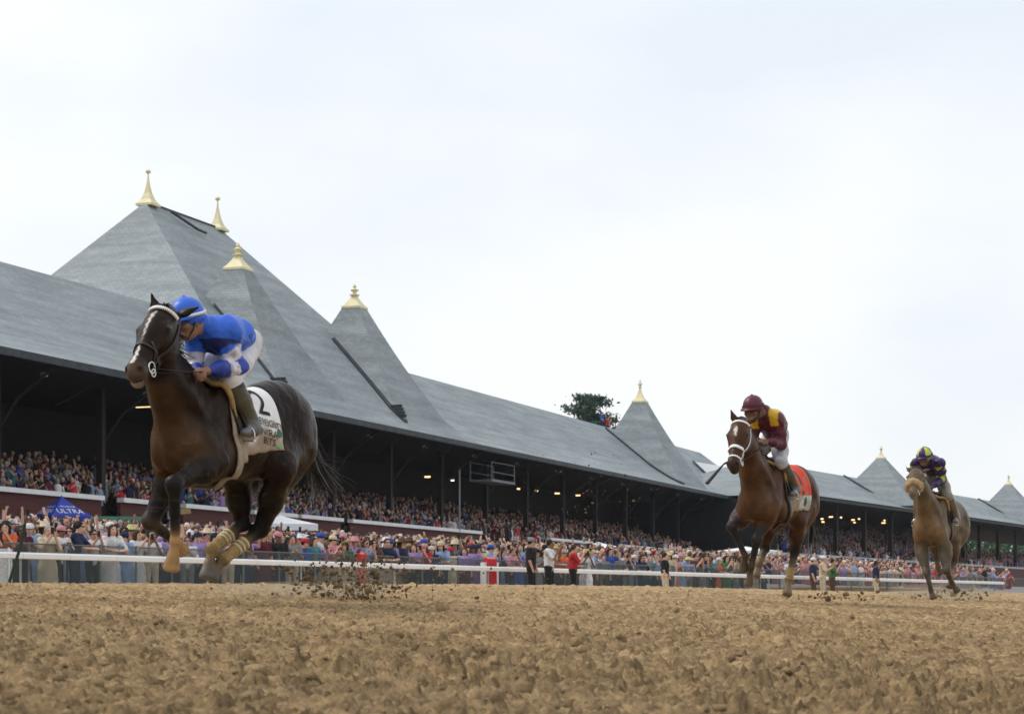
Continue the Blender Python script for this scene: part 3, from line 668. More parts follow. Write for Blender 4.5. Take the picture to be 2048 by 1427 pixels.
def horse_prims(P):
    C = P['col']; body, dark, chest, leg, dust, muz = (C[k] for k in ('body', 'dark', 'chest', 'leg', 'dust', 'muzzle'))
    q = []
    q += [ell((-.27, 0, 1.20), (.60, .242, .315), .1, body), ell((.16, 0, 1.16), (.42, .215, .345), .1, body),
          cone((.16, 0, 1.47), (-.30, 0, 1.43), .085, .10, .12, body), cone((-.3, 0, 1.36), (-.75, 0, 1.41 + P['cr']), .15, .19, .1, dark, (0, 0, 1), .9),
          ell((-.86, 0, 1.33 + P['cr']), (.37, .245, .285), .1, body), ell((-.62, 0, 1.22), (.38, .205, .20), .1, body),
          ell((.50, 0, 1.10), (.14, .13, .20), .08, chest)]
    for s in (-1, 1):
        q += [ell((.27, s * .152, 1.20), (.13, .082, .34), .03, body, R=[unit((1, 0, .35)), (0, 1, 0), unit((-.35, 0, 1))]),
              ell((.50, s * .098, 1.08), (.12, .093, .17), .018, chest), ell((.42, s * .152, 1.05), (.12, .08, .16), .022, chest), ell((.12, s * .205, 1.03), (.17, .06, .13), .025, body), cone((.42, s * .09, 1.30), (.66, s * .075, 1.52), .085, .06, .03, body),
              ell((-.93, s * .118, 1.22 + P['cr']), (.27, .13, .27), .05, body)]
    # neck
    N0, N1, N2, N3 = V(.30, 0, 1.24), V(*P['neck'][0]), V(*P['neck'][1]), V(*P['poll'])
    q += [cone(N0, N1, .27, .215, .1, body, (0, 1, 0), .66), cone(N1, N2, .205, .155, .08, body, (0, 1, 0), .58), cone(N2, N3 + V(-.02, 0, -.05), .16, .115, .07, body, (0, 1, 0), .64),
          cone(V(.46, 0, 1.16), lerp(N1, N2, .5) + V(.09, 0, -.10), .125, .075, .08, chest)]
    # head
    e1, e2, e3 = P['hf']; p = V(*P['poll']); R = [e1, e2, e3]; k = P.get('hs', 1.0)
    def H(a, b, c): return p + k * (a * e1 + b * e2 + c * e3)
    q += [ell(H(.06, 0, .0), k * V(.12, .088, .10), .05, body, R), ell(H(.17, 0, .005), k * V(.15, .105, .098), .05, body, R),
          cone(H(.14, 0, .015), H(.50, 0, .012), k * .088, k * .056, .05, body, e2, .86), cone(H(.20, 0, -.10), H(.50, 0, -.035), k * .075, k * .05, .05, body, e2, .8),
          ell(H(.535, 0, -.005), k * V(.072, .064, .066), .045, muz, R), ell(H(.565, 0, -.055), k * V(.045, .045, .038), .03, muz, R)]
    for s in (-1, 1):
        q += [ell(H(.19, s * .058, -.075), k * V(.125, .042, .105), .035, body, R), ell(H(.185, s * .092, .042), k * V(.042, .024, .026), .03, body, R),
              cone(H(.24, s * .075, .03), H(.44, s * .045, .0), k * .02, k * .014, .03, body),
              ell(H(.545, s * .043, .022), k * V(.03, .022, .026), .02, muz, R)]
        ear = P['ears'][0 if s > 0 else 1]; eb = H(.0, s * .06, -.01); et = eb + .175 * unit(ear)
        q += [cone(eb, lerp(eb, et, .45), k * .028, k * .034, .02, body, unit(np.cross(ear, e2)) if s else None, .5), cone(lerp(eb, et, .45), et, k * .034, .006, .02, dark, unit(np.cross(ear, e2)), .5)]
    # legs
    lt = P.get('lt', 1.02)
    for nm in ('LF', 'RF'):
        s = 1 if nm == 'LF' else -1; el, kn, fe, ho = [V(*t) for t in P[nm]]
        sh = V(.36, s * .15, 1.10)
        mid = lerp(el, kn, .35)
        pas = lerp(fe, ho, .55); tip = ho
        q += [cone(sh, el, .135, .115, .05, body, (0, 1, 0), .7), cone(el, mid, .11, .088, .035, body), ell(lerp(el, kn, .22), (.10, .085, .11), .04, body), cone(mid, kn, .085, .052 * lt, .05, leg), ell(kn, V(.054, .052, .06) * lt, .03, leg),
              cone(kn, lerp(kn, fe, .5), .046 * lt, .035 * lt, .03, leg), cone(lerp(kn, fe, .5), lerp(kn, fe, .85), .033 * lt, .033 * lt, .02, leg), ell(fe, V(.042, .038, .044) * lt, .025, P['low']),
              cone(fe, pas, .031 * lt, .033 * lt, .015, P['low']), cone(pas, tip, .040 * lt, .056 * lt, .006, P['hoof'])]
        if P.get('flatfoot', True):
            d = unit(tip - pas); q.append(dict(t='e', p=tip + d * .075, r=V(.12, .12, .05), k=.01, c=None, R=np.array([unit(np.cross(d, V(.3, 1, .2))), unit(np.cross(d, np.cross(d, V(.3, 1, .2)))), d]), sub=True))
    for nm in ('LH', 'RH'):
        s = 1 if nm == 'LH' else -1; st, hk, fe, ho = [V(*t) for t in P[nm]]
        hip = V(-.88, s * .13, 1.25 + P['cr']); pas = lerp(fe, ho, .55); bk = unit(hk - lerp(st, fe, .5))
        q += [cone(hip, st, .20, .10, .10, body, (0, 1, 0), .66), cone(V(-1.0, s * .13, 1.12 + P['cr']), lerp(st, hk, .5), .155, .085, .05, body, (0, 1, 0), .72), cone(st, lerp(st, hk, .55), .095, .082, .09, body, (0, 1, 0), .85), cone(lerp(st, hk, .55), hk, .082, .056 * lt, .04, leg),
              ell(hk, V(.056, .045, .06) * lt, .03, leg), ell(hk + bk * .04, V(.03, .026, .035) * lt, .03, leg), cone(hk, lerp(hk, fe, .4), .05 * lt, .038 * lt, .03, leg), cone(lerp(hk, fe, .4), fe, .037 * lt, .038 * lt, .02, P['lowh']), ell(fe, V(.045, .042, .047) * lt, .03, P['lowh']),
              cone(fe, pas, .033 * lt, .035 * lt, .015, P['lowh']), cone(pas, ho, .041 * lt, .056 * lt, .006, P.get('hoofh', P['hoof']))]
        d = unit(ho - pas); q.append(dict(t='e', p=ho + d * .075, r=V(.12, .12, .05), k=.01, c=None, R=np.array([unit(np.cross(d, V(.3, 1, .2))), unit(np.cross(d, np.cross(d, V(.3, 1, .2)))), d]), sub=True))
    # nostrils and the line of the mouth
    for s in (-1, 1): q.append(ell(H(.563, s * .045, .030), k * V(.021, .015, .02), .008, None, R, True))
    q.append(ell(H(.585, 0, -.032), k * V(.05, .06, .005), .008, None, R, True))
    return q, H
def head_frame(poll, muzzle, roll=0.0):
    e1 = unit(V(*muzzle) - V(*poll)); up = V(1, 0, .6)
    e3 = unit(up - e1 * (up @ e1)); e2 = np.cross(e3, e1)
    if e2[1] < 0: e2 = -e2
    c, s = math.cos(roll), math.sin(roll); return e1, unit(c * e2 + s * e3), unit(c * e3 - s * e2)
def strap(prims, pts_dirs, name, m, parent, wdt=.011, thick=.004, off=.003, closed=False):
    """flat strap laid on the skin: list of (inside point, outward dir)"""
    o = np.array([a for a, b in pts_dirs]); d = np.array([b for a, b in pts_dirs]); p = ray_out(prims, o, d, off, .155)
    return ribbon(p, d, name, m, parent, wdt, thick, closed)
def ribbon(p, nrm, name, m, parent, wdt, thick, closed=False):
    p = np.asarray(p, float); n = len(p); tg = np.gradient(p, axis=0)
    if closed: tg = np.roll(p, -1, 0) - np.roll(p, 1, 0)
    vs = []
    for i in range(n):
        t = unit(tg[i]); nn = unit(nrm[i] - t * (t @ nrm[i])); b = np.cross(t, nn)
        for x, y in ((-1, 0), (1, 0), (1, 1), (-1, 1)): vs.append(p[i] + b * wdt * x + nn * thick * (y * 2 - .3))
    fs = []; m_ = n if closed else n - 1
    for i in range(m_):
        j = (i + 1) % n
        for k in range(4): fs.append([i * 4 + k, i * 4 + (k + 1) % 4, j * 4 + (k + 1) % 4, j * 4 + k])
    if not closed: fs += [[3, 2, 1, 0], [(n - 1) * 4 + k for k in range(4)]]
    return MB().add(vs, fs).build(name, m, parent, True)
def ring_pts(H, e, a, t0, t1, n=24, c0=0.0):
    e1, e2, e3 = e; return [(H(a, 0, c0), math.cos(t) * e2 + math.sin(t) * e3) for t in np.linspace(t0, t1, n)]
_tcache = {}
def text_np(s, size=1.0):
    if s in _tcache: v, f = _tcache[s]; return v * size, f
    c = bpy.data.curves.new('lettering', 'FONT'); c.body = s; c.align_x = 'CENTER'; c.align_y = 'CENTER'; c.resolution_u = 3
    o = bpy.data.objects.new('lettering', c); COL.objects.link(o); dg = bpy.context.evaluated_depsgraph_get(); dg.update()
    me = bpy.data.meshes.new_from_object(o.evaluated_get(dg)); v = np.array([x.co[:] for x in me.vertices]); f = [list(p.vertices) for p in me.polygons]
    bpy.data.objects.remove(o); bpy.data.curves.remove(c); bpy.data.meshes.remove(me); _tcache[s] = (v, f); return v * size, f
def flank_point(prims, x, arc, off, side=1, zc=1.22, rr=.27):
    """point on the horse's side: x forward, arc = distance down from the spine measured round the barrel"""
    x = np.asarray(x, float); th = math.pi / 2 - np.asarray(arc, float) / rr * .78
    o = np.stack([x, np.zeros_like(x), np.full_like(x, zc)], -1); d = np.stack([np.zeros_like(x), side * np.cos(th), np.sin(th)], -1)
    return ray_out(prims, o, d, off), d
def build_horse(name, mt, P, label, h=.0125):
    root = empty(name, tuple(mt.O), mt.rz); tag(root, label, 'horse', 'racehorses galloping down the track')
    P['hf'] = head_frame(P['poll'], P['muz'], P.get('roll', 0.0)); q, H = horse_prims(P); e = P['hf']; e1, e2, e3 = e
    v, f = sdf_mesh(q, h); col = sdf_cols(q, v, P['col']['body'])
    # uneven muscle under the skin
    me0 = mesh_np('tmp', v, f); nr = np.zeros(len(v) * 3, np.float32); me0.vertices.foreach_get('normal', nr) if hasattr(me0.vertices[0], 'normal') else None
    nr = np.array(nr).reshape(-1, 3); bpy.data.meshes.remove(me0)
    mu = (1 - np.abs(2 * fbm(v[:, 0] * 5.2 + v[:, 2] * 2.4 + 4, v[:, 2] * 4.2 - v[:, 0] * 1.6 + v[:, 1] * 3, 3, 33) - .9) * 1.5)
    v = v + nr * ((mu - .6) * .017 * smoothstep(.75, .95, v[:, 2]) * smoothstep(.75, .55, v[:, 0]))[:, None]
    # white face marking and pale muzzle where the animal has them
    rel = (v - V(*P['poll'])) / P.get('hs', 1.0); a, b, c = rel @ e1, rel @ e2, rel @ e3
    for kind, par in P.get('marks', []):
        if kind == 'blaze':
            for (a0, a1, b0, b1, w0, w1) in par:
                t = np.clip((a - a0) / (a1 - a0), 0, 1); wv = .004 * np.sin(a * 140); d = np.abs(b - (b0 + (b1 - b0) * t) - wv) - (w0 + (w1 - w0) * t)
                wt = smoothstep(.006, -.004, d) * (a > a0 - .004) * (a < a1 + .004) * (c > 0)
                col = col * (1 - wt[:, None]) + V(.62, .58, .56) * wt[:, None]
        if kind == 'ring':   # pale crust round the mouth
            wt = .75 * smoothstep(.56, .61, a) * smoothstep(.0, -.05, c) * (a < .75) * (np.abs(b) < .12) * (c > -.2); col = col * (1 - wt[:, None]) + V(*par) * wt[:, None]
    # dried dirt thrown up on the coat
    nn = fbm(v[:, 0] * 5 + 3, v[:, 2] * 5 + v[:, 1] * 4, 4, 77); wt = smoothstep(.5, .75, nn) * P.get('dirt', .25)
    col = col * (1 - wt[:, None]) + V(*P['col']['dust']) * wt[:, None]
    nn = fbm(v[:, 0] * 38 + v[:, 1] * 20, v[:, 2] * 38, 3, 17); wt = smoothstep(.60, .72, nn) * P.get('dirt', .25) * 1.2 * smoothstep(1.55, 1.0, v[:, 2])
    col = col * (1 - wt[:, None]) + V(*P['col']['dust']) * wt[:, None]
    body = obj('body', mesh_np('horse_body', v, f, M['coat'], True, col), root)
    for s in (1, -1):
        pt = ray_out(q, H(.185, s * .03, .02)[None], (s * e2 + .35 * e3)[None], -.017, .155)[0]
        mb = MB(); n = 8; mb.lathe(pt, [(.023 * math.cos(t), .023 * math.sin(t)) for t in np.linspace(-1.4, 1.4, 7)], 10); mb.build('eye', M['eye'], root, True)
    # mane
    rs = np.random.default_rng(P.get('seed', 1)); mb = MB()
    N1, N2, N3 = V(*P['neck'][0]), V(*P['neck'][1]), V(*P['poll'])
    for i in range(150):
        t = rs.uniform(0, 1); base = lerp(N1 + V(-.12, 0, .14), N2 + V(-.09, 0, .10), t * 2) if t < .5 else lerp(N2 + V(-.09, 0, .10), N3 + V(-.05, 0, .03), t * 2 - 1)
        base = base + V(0, rs.normal(0, .012), -.01); L = rs.uniform(.06, .13) * (1.0 if t < .75 else .5); sd = rs.choice((-1, 1, 1)) * rs.uniform(.4, 1.2)
        d = unit(V(-rs.uniform(.5, 1.0), sd, rs.uniform(-.5, .2)))
        mb.tube([base, base + d * L * .5, base + d * L + V(-.03, 0, -.06 * rs.uniform(.3, 1.4))], [.007, .005, .0015], 4)
    for i in range(26):    # forelock
        base = N3 + e3 * .075 + e2 * rs.normal(0, .02) - e1 * .02; d = unit(e3 * .35 + e1 * rs.uniform(.2, 1.0) + e2 * rs.uniform(-.5, .9))
        mb.tube([base, base + d * .035, base + d * .065], [.008, .005, .0015], 4)
    mb.build('mane', M['hair'], root)['kind'] = 'stuff'
    # tail
    tl = P['tail']; mb = MB(); mb2 = MB()
    dock = V(-1.19, 0, 1.42 + P['cr'])
    for i in range(230):
        j = rs.normal(0, 1, 3); pts = [dock + V(.05, 0, 0)]; sp = P.get('tailspread', .06)
        for k, t in enumerate(tl): pts.append(dock + V(*t) + j * V(.6, 1, 1) * sp * (k + .4) / len(tl) * (1.0 if k < len(tl) - 1 else rs.uniform(.9, 2.2)))
        pp = np.array(pts); pp[-1] = pp[-2] + (pp[-1] - pp[-2]) * rs.uniform(.3, 1.15)
        (mb2 if i % 3 == 0 else mb).tube(pp, np.linspace(.011, .002, len(pp)), 4, cap=False)
    mb.build('tail', M['hair'], root)['kind'] = 'stuff'; mb2.build('tail_wisp', M['hairpale'], root)['kind'] = 'stuff'
    # bridle
    B = P['bridle']; bm, wd = B['mat'], B['w']; PI = math.pi
    br = empty('bridle'); br.parent = root
    nb = B.get('nose', .37)
    if B.get('sheepskin'):
        rs2 = np.random.default_rng(5); pr = [(H(.40, 0, -.01), math.cos(t) * e2 + math.sin(t) * e3) for t in np.linspace(-.5, PI + .5, 22)]
        pts = ray_out(q, np.array([a for a, b in pr]), np.array([b for a, b in pr]), .02, .155)
        prs = [cone(pts[i], pts[i + 1], .042, .042, .02) for i in range(len(pts) - 1)] + [ell(pts[rs2.integers(len(pts))] + rs2.normal(0, .02, 3), V(.02, .02, .02), .012) for _ in range(60)]
        vv, ff = sdf_mesh(prs, .012); obj('sheepskin_noseband', mesh_np('sheepskin', vv, ff, mat('sheepskin', (.42, .30, .17), .95, .3, 18, .6, 60), True), br)
    else:
        strap(q, ring_pts(H, e, nb, -.55 * PI + .1, 1.55 * PI - .1, 30, -.02), 'noseband', bm, br, wd * B.get('nw', 1.0))
    if B.get('drop'): strap(q, ring_pts(H, e, .475, -.45 * PI, 1.45 * PI, 28, -.01), 'lower_noseband', bm, br, wd * .8)
    if B.get('fig8'):
        for s in (1, -1): strap(q, [(H(.33 + .16 * t, 0, -.01 - .03 * t), s * math.cos(.9 - 1.6 * t) * e2 + math.sin(.9 - 1.6 * t) * e3) for t in np.linspace(0, 1, 12)], 'cross_noseband', bm, br, wd * .7)
    brow = ring_pts(H, e, B.get('browa', .055), .02 * PI, .98 * PI, 26, .0)
    if B.get('beads'):
        o_ = np.array([a for a, b in brow]); d_ = np.array([b for a, b in brow]); pp = ray_out(q, o_, d_, .006, .155)
        strap(q, brow, 'browband', M['leather'], br, wd)
        dd = np.concatenate([[0], np.cumsum(np.linalg.norm(np.diff(pp, axis=0), axis=1))]); m2 = MB(); s_ = np.linspace(0, dd[-1], 30)
        ps = np.stack([np.interp(s_, dd, pp[:, i]) for i in range(3)], 1); ns = np.stack([np.interp(s_, dd, d_[:, i]) for i in range(3)], 1)
        for i in range(29):
            t = unit(ps[i + 1] - ps[i]); n_ = unit(ns[i] - t * (t @ ns[i])); m2.box((ps[i] + ps[i + 1]) / 2 + n_ * .006, (np.linalg.norm(ps[i + 1] - ps[i]) * .8, .022, .012), [t, np.cross(t, n_), n_])
        o = m2.build('browband_beads', M['white'], br); o['kind'] = 'stuff'
    else: strap(q, brow, 'browband', bm, br, wd)
    for s in (1, -1):
        strap(q, [(H(.05 + .42 * t, 0, -.03), s * math.cos(-.15) * e2 + math.sin(-.15 - .25 * t) * e3) for t in np.linspace(0, 1, 20)], 'cheek_strap', bm, br, wd)
        if s > 0 and B.get('throat'): strap(q, [(H(.06 + .12 * t, 0, -.03), s * math.cos(-.2 - 1.2 * t) * e2 + math.sin(-.2 - 1.2 * t) * e3) for t in np.linspace(0, 1, 12)], 'throat_latch', bm, br, wd * .7)
        bp = ray_out(q, H(.47, 0, -.03)[None], (s * e2)[None], .012, .155)[0]
        m2 = MB()
        for rr_, of in ((.036, 0), (.024, .035)):
            c_ = bp + e1 * of * .3 - e3 * of; m2.tube([c_ + rr_ * (math.cos(t) * e1 + math.sin(t) * e3) for t in np.linspace(0, 2 * PI, 17)], .0055, 5)
        m2.build('bit_ring', M['metal'], br)
        hand = V(*P['hands'][0 if s > 0 else 1])
        mid = lerp(bp, hand, .5) + V(0, s * .05, -.03)
        cv = [(1 - t) ** 2 * bp + 2 * t * (1 - t) * mid + t * t * hand for t in np.linspace(0, 1, 10)]
        MB().tube(cv, .008, 5, flat=.5).build('rein', M['leather'] if not B.get('palerein') else bm, br)
    # saddle, girth and cloth
    build_tack(root, q, P)
    # leg bandages
    for nm, t0, t1, m_, stripes in P.get('wraps', []):
        a_, b_ = V(*P[nm][1]), V(*P[nm][2]); ax = unit(b_ - a_); pts = [lerp(a_, b_, t) for t in np.linspace(t0, t1, 12)]
        o = MB().tube(pts, [(.046 + .003 * math.sin(i * 2.1) + (.008 if i > 9 else 0)) * 1.0 for i in range(12)], 12).build('leg_bandage', m_, root, True)
        for st in stripes: MB().tube([lerp(a_, b_, st), lerp(a_, b_, st + .035)], .052, 12).build('bandage_tape', M['tape'], o, True)
    return root, q, H
M['tape'] = mat('pale_tape', (.62, .55, .36), .6, .15, 20)
M['bandage'] = mat('tan_bandage', (.36, .24, .10), .85, .25, 30, .4, 90)
M['clothw'] = mat('saddle_cloth_white', (1, 1, 1), .7, .05, 10, .2, 12, src='col')
M['suede'] = mat('tan_pad', (.36, .235, .095), .8, .2, 20, .2, 60)
def build_tack(root, q, P):
    T = P['tack']; PI = math.pi
    for side in (1, -1):
        nx, na = 26, 30; X = np.linspace(T['x0'], T['x1'], nx); A = np.linspace(0, T['arc'], na)
        XX, AA = np.meshgrid(X, A, indexing='ij')
        # the lower edge slants
        fr = (XX - T['x0']) / (T['x1'] - T['x0']); AA = AA * (T['f0'] + (T['f1'] - T['f0']) * fr); XX = XX - T.get('skew', 0) * AA
        pt, nr = flank_point(q, XX.ravel(), AA.ravel(), .014, side)
        wv = .006 * np.sin(XX.ravel() * 40 + AA.ravel() * 9) * (AA.ravel() / T['arc']); pt = pt + nr * wv[:, None]
        i = np.arange(nx * na).reshape(nx, na); f = np.stack([i[:-1, :-1], i[1:, :-1], i[1:, 1:], i[:-1, 1:]], -1).reshape(-1, 4)
        if side > 0: f = f[:, ::-1]
        col = np.zeros((nx * na, 3)); fa = (AA / np.maximum(AA.max(1, keepdims=True), 1e-6)).ravel(); xr = fr.ravel()
        for fn in T['paint']: col = fn(col, xr, fa, XX.ravel(), AA.ravel())
        o = obj('saddle_cloth', mesh_np('saddle_cloth', pt, f, M['clothw'], True, col), root)
        sm = o.modifiers.new('thickness', 'SOLIDIFY'); sm.thickness = .008; sm.offset = -1
        for txt, xc, ac, sx, sy, shear, m_ in T.get('text', []) if side > 0 else []:
            tv, tf = text_np(txt); sub = bmesh.new(); vs_ = [sub.verts.new(p) for p in tv]
            for ff in tf:
                try: sub.faces.new([vs_[k] for k in ff])
                except ValueError: pass
            bmesh.ops.triangulate(sub, faces=sub.faces[:])
            for _ in range(2 if sy > .1 else 1): bmesh.ops.subdivide_edges(sub, edges=[e_ for e_ in sub.edges if e_.calc_length() > .12], cuts=1)
            tv2 = np.array([x.co[:] for x in sub.verts]); sub.verts.index_update(); tf2 = [[x.index for x in ff.verts] for ff in sub.faces]; sub.free()
            xx = xc - tv2[:, 0] * sx; aa = ac - tv2[:, 1] * sy + shear * tv2[:, 0] * sx
            p3, _n = flank_point(q, xx, aa, .0205, side); wv = .006 * np.sin(xx * 40 + aa * 9) * (aa / T['arc']); p3 = p3 + _n * wv[:, None]
            MB().add(p3, tf2).build('lettering', m_, o)
        for nm, poly, m_ in T.get('patch', []) if side > 0 else []:
            # polygon patch: fan from the centre
            pl = np.array(poly); ce = pl.mean(0); ptl = np.concatenate([ce[None], pl, lerp(ce[None], pl, .5)])
            p3, _n = flank_point(q, ptl[:, 0], ptl[:, 1], .019, side); n_ = len(pl); wv = .006 * np.sin(ptl[:, 0] * 40 + ptl[:, 1] * 9) * (ptl[:, 1] / T['arc']); p3 = p3 + _n * wv[:, None]
            fs = [[0, 1 + n_ + k, 1 + n_ + (k + 1) % n_] for k in range(n_)] + [[1 + n_ + k, 1 + k, 1 + (k + 1) % n_, 1 + n_ + (k + 1) % n_] for k in range(n_)]
            MB().add(p3, fs).build(nm, m_, o)
    # pad in front of the saddle, then saddle seat and flaps
    for side in (1, -1):
        a = np.linspace(0, .44, 16); p3, n3 = flank_point(q, T['pad'] - .28 * a - .10 * (a > .1) * (a - .1), a, .022, side)
        MB().tube(p3, np.interp(a, [0, .2, .44], [.026, .034, .02]), 8, flat=.7).build('foam_pad', M['suede'], root, True)
        p3, n3 = flank_point(q, T['pad'] - .06 - .28 * a - .10 * (a > .1) * (a - .1), a * 1.25, .026, side)
        ribbon(p3, n3, 'saddle_flap', M['leather'], root, .055, .006)
        g = np.linspace(.2, 1.02, 24); p3, n3 = flank_point(q, T['girth'] + 0 * g, g, .012, side, rr=.27)
        ribbon(p3, n3, 'girth', T['girthmat'], root, .035, .006)
    n = 12; xs = np.linspace(T['pad'] - .05, T['pad'] - .42, n); pt, _ = flank_point(q, xs, np.zeros(n), .03)
    vs = []
    for i in range(n):
        wdt = .05 + .07 * (i / (n - 1)); hh = .018 + .05 * ((i / (n - 1) - .45) ** 2) * 3
        for yy, zz in ((-wdt, -.03), (-wdt * .6, hh), (0, hh + .012), (wdt * .6, hh), (wdt, -.03)): vs.append(pt[i] + V(0, yy, zz))
    fs = [[i * 5 + k, i * 5 + k + 1, (i + 1) * 5 + k + 1, (i + 1) * 5 + k] for i in range(n - 1) for k in range(4)] + [[0, 1, 2, 3, 4], [(n - 1) * 5 + k for k in range(5)][::-1]]
    MB().add(vs, fs).build('saddle_seat', M['leather'], root, True)
    for side in (1, -1):
        ft = V(*P['feet'][0 if side > 0 else 1])
        top, _ = flank_point(q, np.array([T['pad'] - .14]), np.array([.16]), .03, side)
        MB().tube([top[0], lerp(top[0], ft, .5) + V(0, side * .02, 0), ft + V(0, 0, .07)], .009, 4).build('stirrup_leather', M['leather'], root)
        m2 = MB(); m2.tube([ft + V(0, .05 * math.cos(t), .03 + .055 * math.sin(t)) for t in np.linspace(-PI * .2, PI * 1.2, 12)], .006, 5); m2.box(ft + V(0, 0, -.01), (.03, .1, .012)); m2.build('stirrup', M['metal'], root)

# ------------------------------------------------------------------ people of the race: one skin with clothes over it
def jockey(name, mt, J, label):
    root = empty(name, tuple(mt.O), mt.rz); tag(root, label, 'jockey', 'jockeys riding the three horses')
    sk = J.get('skin', (.30, .17, .11)); PI = math.pi
    pel, che, nek, hed = [V(*J[k]) for k in ('pelvis', 'chest', 'neck', 'head')]; hd = unit(J['look'])
    up = unit(V(0, 0, 1) - hd * hd[2]); sd = np.cross(up, hd)   # hd forward of face, up top of skull, sd left
    R = [hd, sd, up]
    def Hh(a, b, c): return hed + a * hd + b * sd + c * up
    q = [ell(hed, (.098, .078, .115), .03, sk, R), ell(Hh(.035, 0, -.075), (.06, .055, .06), .03, sk, R), cone(Hh(.09, 0, .012), Hh(.112, 0, -.03), .012, .018, .015, sk), ell(Hh(.092, 0, -.085), (.022, .03, .02), .015, sk, R),
         ell(Hh(.094, 0, -.062), (.014, .026, .008), .01, (.28, .10, .08), R), cone(nek, Hh(-.02, 0, -.06), .058, .055, .04, sk)]
    for s in (1, -1):
        q += [ell(Hh(-.005, s * .08, -.015), (.022, .012, .034), .01, sk, R), ell(Hh(.085, s * .034, .008), (.02, .02, .012), .01, (.06, .04, .03), R), ell(Hh(.07, s * .05, -.03), (.035, .025, .025), .02, sk, R)]
    q += [cone(pel, lerp(pel, che, .5), .11, .105, .06, sk), cone(lerp(pel, che, .5), che, .105, .11, .06, sk), cone(che, nek, .10, .055, .05, sk)]
    top = [cone(pel + V(.06, 0, .012), lerp(pel, che, .5) + V(0, 0, .015), .135, .148, .06, None, (0, 0, 1), .84), cone(lerp(pel, che, .5) + V(0, 0, .015), che, .15, .158, .06, None, (0, 0, 1), .80), cone(che, nek, .12, .074, .06)]
    bot = [ell(pel + V(-.01, 0, -.01), (.12, .145, .112), .05)]
    boots = []
    for i, s in enumerate((1, -1)):
        sh, elb, hnd, hip, kne, ank, toe = [V(*J[k][i]) for k in ('sh', 'el', 'ha', 'hip', 'kn', 'an', 'to')]
        q += [cone(che, sh, .08, .065, .05, sk), cone(sh, elb, .055, .042, .03, sk), cone(elb, hnd, .042, .028, .03, sk), cone(hip, kne, .085, .062, .05, sk), cone(kne, ank, .055, .032, .03, sk), cone(ank, lerp(ank, toe, .7), .03, .022, .02, sk)]
        # hand: palm, four fingers closed on the rein, thumb from the side of the palm
        fw = unit(hnd - elb); lat = unit(np.cross(fw, V(0, 0, 1))); dn = np.cross(fw, lat); dn = dn if dn[2] < 0 else -dn
        pa = hnd + fw * .05; q += [cone(hnd, pa, .026, .034, .02, sk, dn, .7)]
        for fi in range(4):
            b0 = pa + fw * .025 + lat * (.028 - .019 * fi) - dn * .008; L = (.034, .04, .038, .03)[fi]
            k1 = b0 + fw * L * .7 + dn * L * .5; k2 = k1 - fw * L * .2 + dn * L * .8; k3 = k2 - fw * L * .7
            q += [cone(b0, k1, .0095, .009, .004, sk), cone(k1, k2, .009, .0085, .003, sk), cone(k2, k3, .0085, .008, .003, sk)]
        tb = hnd + fw * .02 - lat * s * .026; q += [cone(tb, tb + fw * .03 - lat * s * .012, .012, .010, .006, sk), cone(tb + fw * .03 - lat * s * .012, tb + fw * .052 + dn * .012, .010, .008, .003, sk)]
        top += [cone(che + V(0, s * .06, 0), sh, .10, .078, .05), cone(sh, lerp(sh, elb, .55), .076, .070, .03), cone(lerp(sh, elb, .55), elb, .070, .058, .02), cone(elb, lerp(elb, hnd, .6), .060, .052, .02), cone(lerp(elb, hnd, .6), lerp(elb, hnd, .93), .054, .036, .02)]
        bot += [cone(hip, lerp(hip, kne, .5), .100, .090, .05), cone(lerp(hip, kne, .5), kne, .090, .068, .04), cone(kne, lerp(kne, ank, .25), .07, .064, .03)]
        bt = lerp(kne, ank, .16); boots.append([cone(bt, lerp(kne, ank, .5), .071, .066, .03), cone(lerp(kne, ank, .5), ank, .065, .054, .03), ell(ank + V(-.02, 0, -.035), (.056, .046, .05), .03), cone(ank + V(0, 0, -.03), toe, .045, .036, .03, None, (0, 0, 1), .75)])
    v, f = sdf_mesh(q, J.get('vox', .0095)); obj('body', mesh_np('jockey_body', v, f, M['skinj'], True, sdf_cols(q, v, sk, .006)), root)
    v, f = sdf_mesh(top, .0125)
    # cloth folds
    nn = (fbm(v[:, 0] * 11 + v[:, 2] * 5, v[:, 1] * 13 + v[:, 2] * 9, 3, 8) - .45) * .045; ctr = v.mean(0)
    me = mesh_np('silks', v, f, M['cloth'], True); nr = np.zeros(len(v) * 3); me.vertices.foreach_get('normal', nr) if False else None
    me.calc_loop_triangles(); nr = np.array([x.normal[:] for x in me.vertices]); v2 = v + nr * nn[:, None]
    bpy.data.meshes.remove(me); jc = J['topcol'](v2, J); obj('racing_silks', mesh_np('silks', v2, f, M['cloth'], True, jc), root)
    v, f = sdf_mesh(bot, .0125); bc = np.tile(V(*J.get('breech', (.62, .62, .66))), (len(v), 1)) * (1 - .35 * smoothstep(.5, .8, fbm(v[:, 0] * 14, v[:, 2] * 14, 3, 2)))[:, None]
    obj('breeches', mesh_np('breeches', v, f, M['cloth'], True, bc), root)
    for pr in boots:
        v, f = sdf_mesh(pr, .0125); z = v[:, 2]; zl, zh = z.min(), z.max(); t = (z - zl) / (zh - zl)
        bc = np.where((t > .82)[:, None], V(.012, .012, .014), np.where((t > .28)[:, None], V(*J.get('boot', (.075, .062, .032))), V(*J.get('shoe', (.13, .14, .15)))))
        obj('boot', mesh_np('boot', v, f, M['cloth'], True, bc), root)
